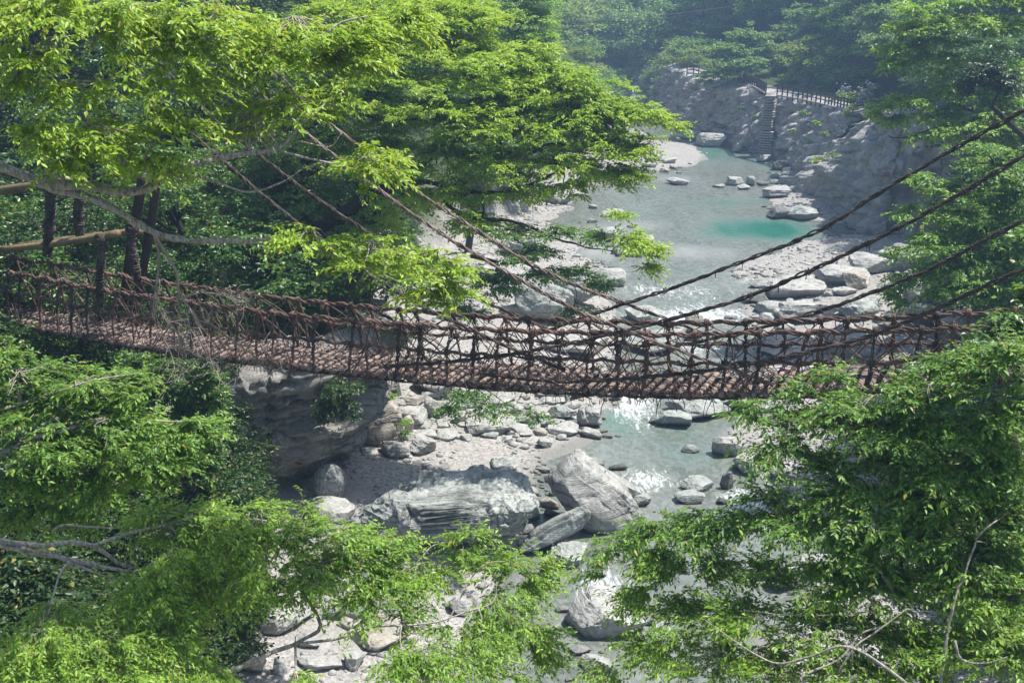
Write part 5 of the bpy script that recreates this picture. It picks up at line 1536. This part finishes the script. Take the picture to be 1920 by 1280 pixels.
# hydrangeas
t = NT('hydrangea flower heads')
M['hyd'] = t.finish(t.ramp(t.noise(t.coords(), 1.2, 2), [(.35, (.22, .24, .40)), (.65, (.38, .30, .43))]), .7)
for k, (lab, cs, Yh) in enumerate((('pale lilac hydrangea bush beside the path right of the stairs', [(1512, 158), (1522, 170), (1508, 172)], 140), ('blue hydrangea bush under the tall dark tree', [(1588, 166), (1580, 174)], 128), ('pinkish hydrangea bush at the end of the fence by the drooping tiers', [(1622, 172), (1632, 160), (1616, 186)], 112))):
    b = at_y(cs[0][0], cs[0][1] + 16, Yh)
    r_ = tree('hydrangea_bush', lab, 'bush', b, [(a, c, 14, 9, Yh) for a, c in cs], 'leaf_far', 'bark_dark', ll=.3, lw=.2, L=.5, K=8, Mn=6, lai=2.6, fork=b + UP * .4, r0=.05, seed=120 + k, tw=False, brr=1.5)
    g = Geo()
    rgh = np.random.default_rng(k)
    v1, f1 = ico(1)
    for a, c in cs:
        for _ in range(14):
            q = at_y(a + rgh.normal(0, 7), c + rgh.normal(0, 5), Yh - 1.2 + rgh.uniform(-.5, .5))
            g.add(v1 * np.array([.13, .13, .09]) * rgh.uniform(.7, 1.3) + q, [f1])
    g.build('flowers', M['hyd'], r_, b)

# ferns and tufts by the shaded cliff
for k, (a, c, Yt, lab) in enumerate(((705, 718, 48, 'yellow green tuft on the upper edge of the cliff step under the deck'), (735, 738, 49, 'fern tuft beside the dark block at the cliff corner'), (692, 756, 46.5, 'small fern on the ledge of the shaded cliff'),
                                     (760, 790, 47, 'bright fern tuft on the ochre rock'), (757, 808, 46.5, 'darker fern tuft just below the bright one on the ochre rock'), (728, 750, 48.5, 'tiny green tuft among the white rubble'))):
    b = at_y(a, c + 6, Yt)
    tree('fern', lab, 'fern', b, [(a, c, 11, 8, Yt - .3)], 'leaf_bright' if k != 4 else 'leaf_deep', 'bark_dark', ll=.13, lw=.05, L=.3, K=9, Mn=7, lai=2.4, fork=b + UP * .1, r0=.02, seed=140 + k, tw=False)


# ------------------------------------------------------------------ wooded slopes: a few prototypes, then copies of thing and parts
def proto(name, seed, h, r, ll, n, leaf, bark, lab, cat, group, conic=0.0):
    rg = np.random.default_rng(seed)
    root = empty(name, (0, 0, 0), lab, cat, group)
    wood = Geo()
    p = catmull([(0, 0, -.6), (rg.normal(0, .2), rg.normal(0, .2), h * .4), (rg.normal(0, .3), rg.normal(0, .3), h * .85)], h / 10)
    wood.add(*tube(p, np.linspace(h * .024, h * .008, len(p)), 7))
    Cs, Os = [], []
    nb = 16
    for k in range(nb):
        zz = h * rg.uniform(.32, .95)
        rad = r * (.55 + .45 * math.sin(math.pi * min(1, (zz / h - .2) / .8))) * (1 - conic * (zz / h - .3))
        az = k * 2.4 + rg.uniform(-.4, .4)
        rr = rad * rg.uniform(.45, .9)
        c = np.array([math.cos(az) * rr, math.sin(az) * rr, zz])
        s = p[int(min(len(p) - 1, zz / h * .8 * len(p)))]
        wood.add(*tube(catmull([s, (s + c) / 2 + UP * .1 * r, c], h / 12), [h * .009] * len(catmull([s, (s + c) / 2 + UP * .1 * r, c], h / 12)), 5))
        m = max(3, n // nb)
        q = unit(rg.normal(0, 1, (m, 3))) * (rg.uniform(0, 1, (m, 1)) ** .45) * np.array([r * .5, r * .5, r * .26])
        Cs.append(c + q)
        Os.append(unit(q * np.array([1, 1, .4]) + np.array([math.cos(az), math.sin(az), .1]) * r * .25))
    g = Geo()
    V, f = foliage(np.vstack(Cs), np.vstack(Os), ll * 5, 8, 7, ll, ll * .55, .45, rg, jit=1.0)
    g.add(V, [f])
    g.build('crown', M[leaf], root)
    wood.build('trunk', M[bark], root)
    return root


def copy_tree(src, label=None, group=None):
    r = src.copy()
    COL.objects.link(r)
    for ch in src.children:
        c = ch.copy()
        COL.objects.link(c)
        c.parent = r
    if label:
        r['label'] = label
    if group:
        r['group'] = group
    return r


def plant(protos, spots, rg, smin, smax):
    used = set()
    for (x, y, z) in spots:
        k = int(rg.integers(len(protos)))
        o = protos[k] if k not in used else copy_tree(protos[k])
        used.add(k)
        o.location = (x, y, z - .3)
        s = rg.uniform(smin, smax)
        o.scale = (s * rg.uniform(.9, 1.15), s * rg.uniform(.9, 1.15), s)
        o.rotation_euler = (rg.normal(0, .04), rg.normal(0, .04), rg.uniform(0, 6.28))
    for k, o in enumerate(protos):
        if k not in used:
            for ch in list(o.children):
                bpy.data.objects.remove(ch)
            bpy.data.objects.remove(o)


rgf = np.random.default_rng(17)


def spots(n, xr, yr, pxr, pyr, top, mind, tries=60000, dmin=2.0, side=None):
    out = []
    x = rgf.uniform(*xr, tries)
    y = rgf.uniform(*yr, tries)
    dv, ix = sdist(VALLEY, x, y)
    z = ground(x, y)
    px, py, _ = project(np.stack([x, y, z + top], -1))
    ok = (dv > dmin) & (px > pxr[0]) & (px < pxr[1]) & (py > pyr[0]) & (py < pyr[1])
    ok &= ~((px < 1650) & (y < 172) & (xr[0] == 30))
    if side == 'L':
        ok &= ix < N_LEFT
    if side == 'R':
        ok &= ix >= N_LEFT
    for k in np.where(ok)[0]:
        if all((x[k] - a) ** 2 + (y[k] - b) ** 2 > mind ** 2 for a, b, _ in out):
            out.append((x[k], y[k], z[k]))
            if len(out) >= n:
                break
    return out


G1 = 'shaded trees on the left hillside'
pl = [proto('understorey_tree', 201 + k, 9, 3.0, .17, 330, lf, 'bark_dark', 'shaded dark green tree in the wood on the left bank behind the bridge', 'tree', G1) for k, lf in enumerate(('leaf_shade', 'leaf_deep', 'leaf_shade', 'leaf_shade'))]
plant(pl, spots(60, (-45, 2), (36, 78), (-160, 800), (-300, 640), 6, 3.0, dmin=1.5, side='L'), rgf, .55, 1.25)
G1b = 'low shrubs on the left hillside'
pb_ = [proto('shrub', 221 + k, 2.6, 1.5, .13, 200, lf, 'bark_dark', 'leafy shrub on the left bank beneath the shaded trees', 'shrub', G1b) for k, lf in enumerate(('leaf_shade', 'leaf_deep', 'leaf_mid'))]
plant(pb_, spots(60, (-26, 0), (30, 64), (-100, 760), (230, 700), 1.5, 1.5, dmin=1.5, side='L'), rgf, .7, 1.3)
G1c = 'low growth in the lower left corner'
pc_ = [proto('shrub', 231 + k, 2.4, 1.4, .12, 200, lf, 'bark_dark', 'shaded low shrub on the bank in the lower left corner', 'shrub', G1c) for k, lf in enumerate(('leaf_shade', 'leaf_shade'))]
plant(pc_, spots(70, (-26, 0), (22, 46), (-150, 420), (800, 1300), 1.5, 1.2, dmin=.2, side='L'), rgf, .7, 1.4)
G2 = 'wood on the hazy far slope'
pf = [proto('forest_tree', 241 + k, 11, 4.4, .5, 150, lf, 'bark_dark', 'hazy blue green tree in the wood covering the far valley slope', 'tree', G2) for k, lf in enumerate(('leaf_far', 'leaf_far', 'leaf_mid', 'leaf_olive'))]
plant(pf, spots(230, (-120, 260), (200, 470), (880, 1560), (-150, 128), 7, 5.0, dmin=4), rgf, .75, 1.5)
G6 = 'trees further up the left bank'
pu = [proto('hillside_tree', 251 + k, 11, 3.8, .3, 220, lf, 'bark_dark', 'leafy tree further up the left bank behind the riverside trees', 'tree', G6) for k, lf in enumerate(('leaf_mid', 'leaf_far', 'leaf_bright'))]
plant(pu, spots(60, (-110, 40), (80, 230), (450, 1010), (-250, 200), 7, 5.0, dmin=3, side='L'), rgf, .7, 1.3)
pu2 = [proto('hillside_tree', 255 + k, 9, 3.2, .3, 200, lf, 'bark_dark', 'leafy tree further up the left bank behind the riverside trees', 'tree', G6) for k, lf in enumerate(('leaf_mid', 'leaf_far'))]
plant(pu2, spots(40, (-60, 40), (60, 190), (880, 1180), (140, 420), 6, 4.0, dmin=1.5, side='L'), rgf, .6, .95)
G7 = 'shrubs on the near right bank'
pq = [proto('shrub', 311 + k, 2.4, 1.5, .13, 160, lf, 'bark_dark', 'leafy shrub on the near right bank behind the lower right tree', 'shrub', G7) for k, lf in enumerate(('leaf_mid', 'leaf_deep'))]
plant(pq, spots(70, (8, 40), (14, 48), (1640, 2500), (640, 1700), 1.2, 1.6, dmin=.8, side='R'), rgf, .7, 1.5)
G3 = 'trees on the right hillside'
pr = [proto('hillside_tree', 261 + k, 11, 4.0, .38, 200, lf, 'bark_dark', 'tree in the wood on the right hillside above the fenced path', 'tree', G3) for k, lf in enumerate(('leaf_far', 'leaf_mid', 'leaf_far'))]
plant(pr, spots(70, (30, 150), (95, 240), (1230, 2000), (-200, 130), 7, 5.0, dmin=13, side='R'), rgf, .7, 1.25)
G4 = 'trees on the near right hillside'
pn = [proto('hillside_tree', 281 + k, 9, 3.2, .24, 260, lf, 'bark_dark', 'shaded tree on the right bank slope behind the drooping tiers', 'tree', G4) for k, lf in enumerate(('leaf_shade', 'leaf_deep', 'leaf_mid'))]
plant(pn, spots(30, (22, 70), (34, 95), (1740, 2100), (-200, 560), 6, 3.6, dmin=4, side='R'), rgf, .7, 1.2)
G5 = 'scrub at the hazy river bend'
ps = [proto('shrub', 301 + k, 2.4, 1.8, .3, 90, lf, 'bark_dark', 'hazy low scrub among the rocks at the river bend', 'shrub', G5) for k, lf in enumerate(('leaf_far', 'leaf_olive'))]
plant(ps, spots(60, (0, 90), (165, 260), (1080, 1330), (90, 185), 1, 2.6, dmin=.5), rgf, .7, 1.5)
# ------------------------------------------------------------------ air, sky, sun, camera
bpy.context.view_layer.update()
lo, hi = np.array([1e9] * 3), np.array([-1e9] * 3)
for o in SC.objects:
    if o.type == 'MESH':
        bb = np.array([o.matrix_world @ __import__('mathutils').Vector(c) for c in o.bound_box])
        lo, hi = np.minimum(lo, bb.min(0)), np.maximum(hi, bb.max(0))
lo -= np.array([3, 3, 1.0])
hi += np.array([3, 3, 2.0])
lo[1] = min(lo[1], -12)
hv = NT('valley haze')
pv = hv.n('VolumePrincipled')
pv.inputs['Color'].default_value = (.42, .66, 1.0, 1)
pv.inputs['Density'].default_value = HAZE
pv.inputs['Anisotropy'].default_value = .35
hv.l(pv.outputs[0], hv.out.inputs['Volume'])
V = np.array([[x, y, z] for x in (lo[0], hi[0]) for y in (lo[1], hi[1]) for z in (lo[2], hi[2])])
hz = obj('haze', mesh_data('haze', V, [np.array([[0, 1, 3, 2], [4, 6, 7, 5], [0, 4, 5, 1], [2, 3, 7, 6], [0, 2, 6, 4], [1, 5, 7, 3]])], hv.m, False))
tag(hz, 'pale blue haze filling the valley air', 'haze', None, 'stuff')

EL, AZS = math.radians(SUN_EL), math.radians(SUN_AZ)
sd = np.array([math.sin(AZS) * math.cos(EL), math.cos(AZS) * math.cos(EL), math.sin(EL)])
sun = bpy.data.lights.new('sun', 'SUN')
sun.energy = SUN_E
sun.angle = math.radians(.53)
sun.color = (1, .955, .88)
so = bpy.data.objects.new('sun', sun)
COL.objects.link(so)
from mathutils import Vector
so.rotation_euler = Vector(-sd).to_track_quat('-Z', 'Y').to_euler()
wd = bpy.data.worlds.new('World')
SC.world = wd
wd.use_nodes = True
nt = wd.node_tree
sky = nt.nodes.new('ShaderNodeTexSky')
sky.sky_type = 'NISHITA'
sky.sun_disc = False
sky.sun_elevation = EL
sky.sun_rotation = AZS
sky.air_density = 1.2
sky.dust_density = 2.0
bg = nt.nodes['Background']
bg.inputs['Strength'].default_value = SKY
nt.links.new(sky.outputs[0], bg.inputs['Color'])

cam = bpy.data.cameras.new('camera')
cam.sensor_width = 36
cam.lens = F / 1920 * 36
cam.clip_end = 3000
cam.clip_start = .1
co = bpy.data.objects.new('camera', cam)
COL.objects.link(co)
co.location = CAM
co.rotation_euler = (math.pi / 2 - PITCH, 0, 0)
SC.camera = co
SC.view_settings.view_transform = 'Standard'
SC.view_settings.look = 'None'
SC.view_settings.exposure = EXPO
SC.view_settings.gamma = 1
cy = SC.cycles
cy.use_denoising = True
cy.max_bounces = 8
cy.diffuse_bounces = 3
cy.glossy_bounces = 2
cy.transmission_bounces = 4
cy.volume_bounces = 0
cy.sample_clamp_indirect = 4
cy.use_adaptive_sampling = True
cy.adaptive_threshold = .02
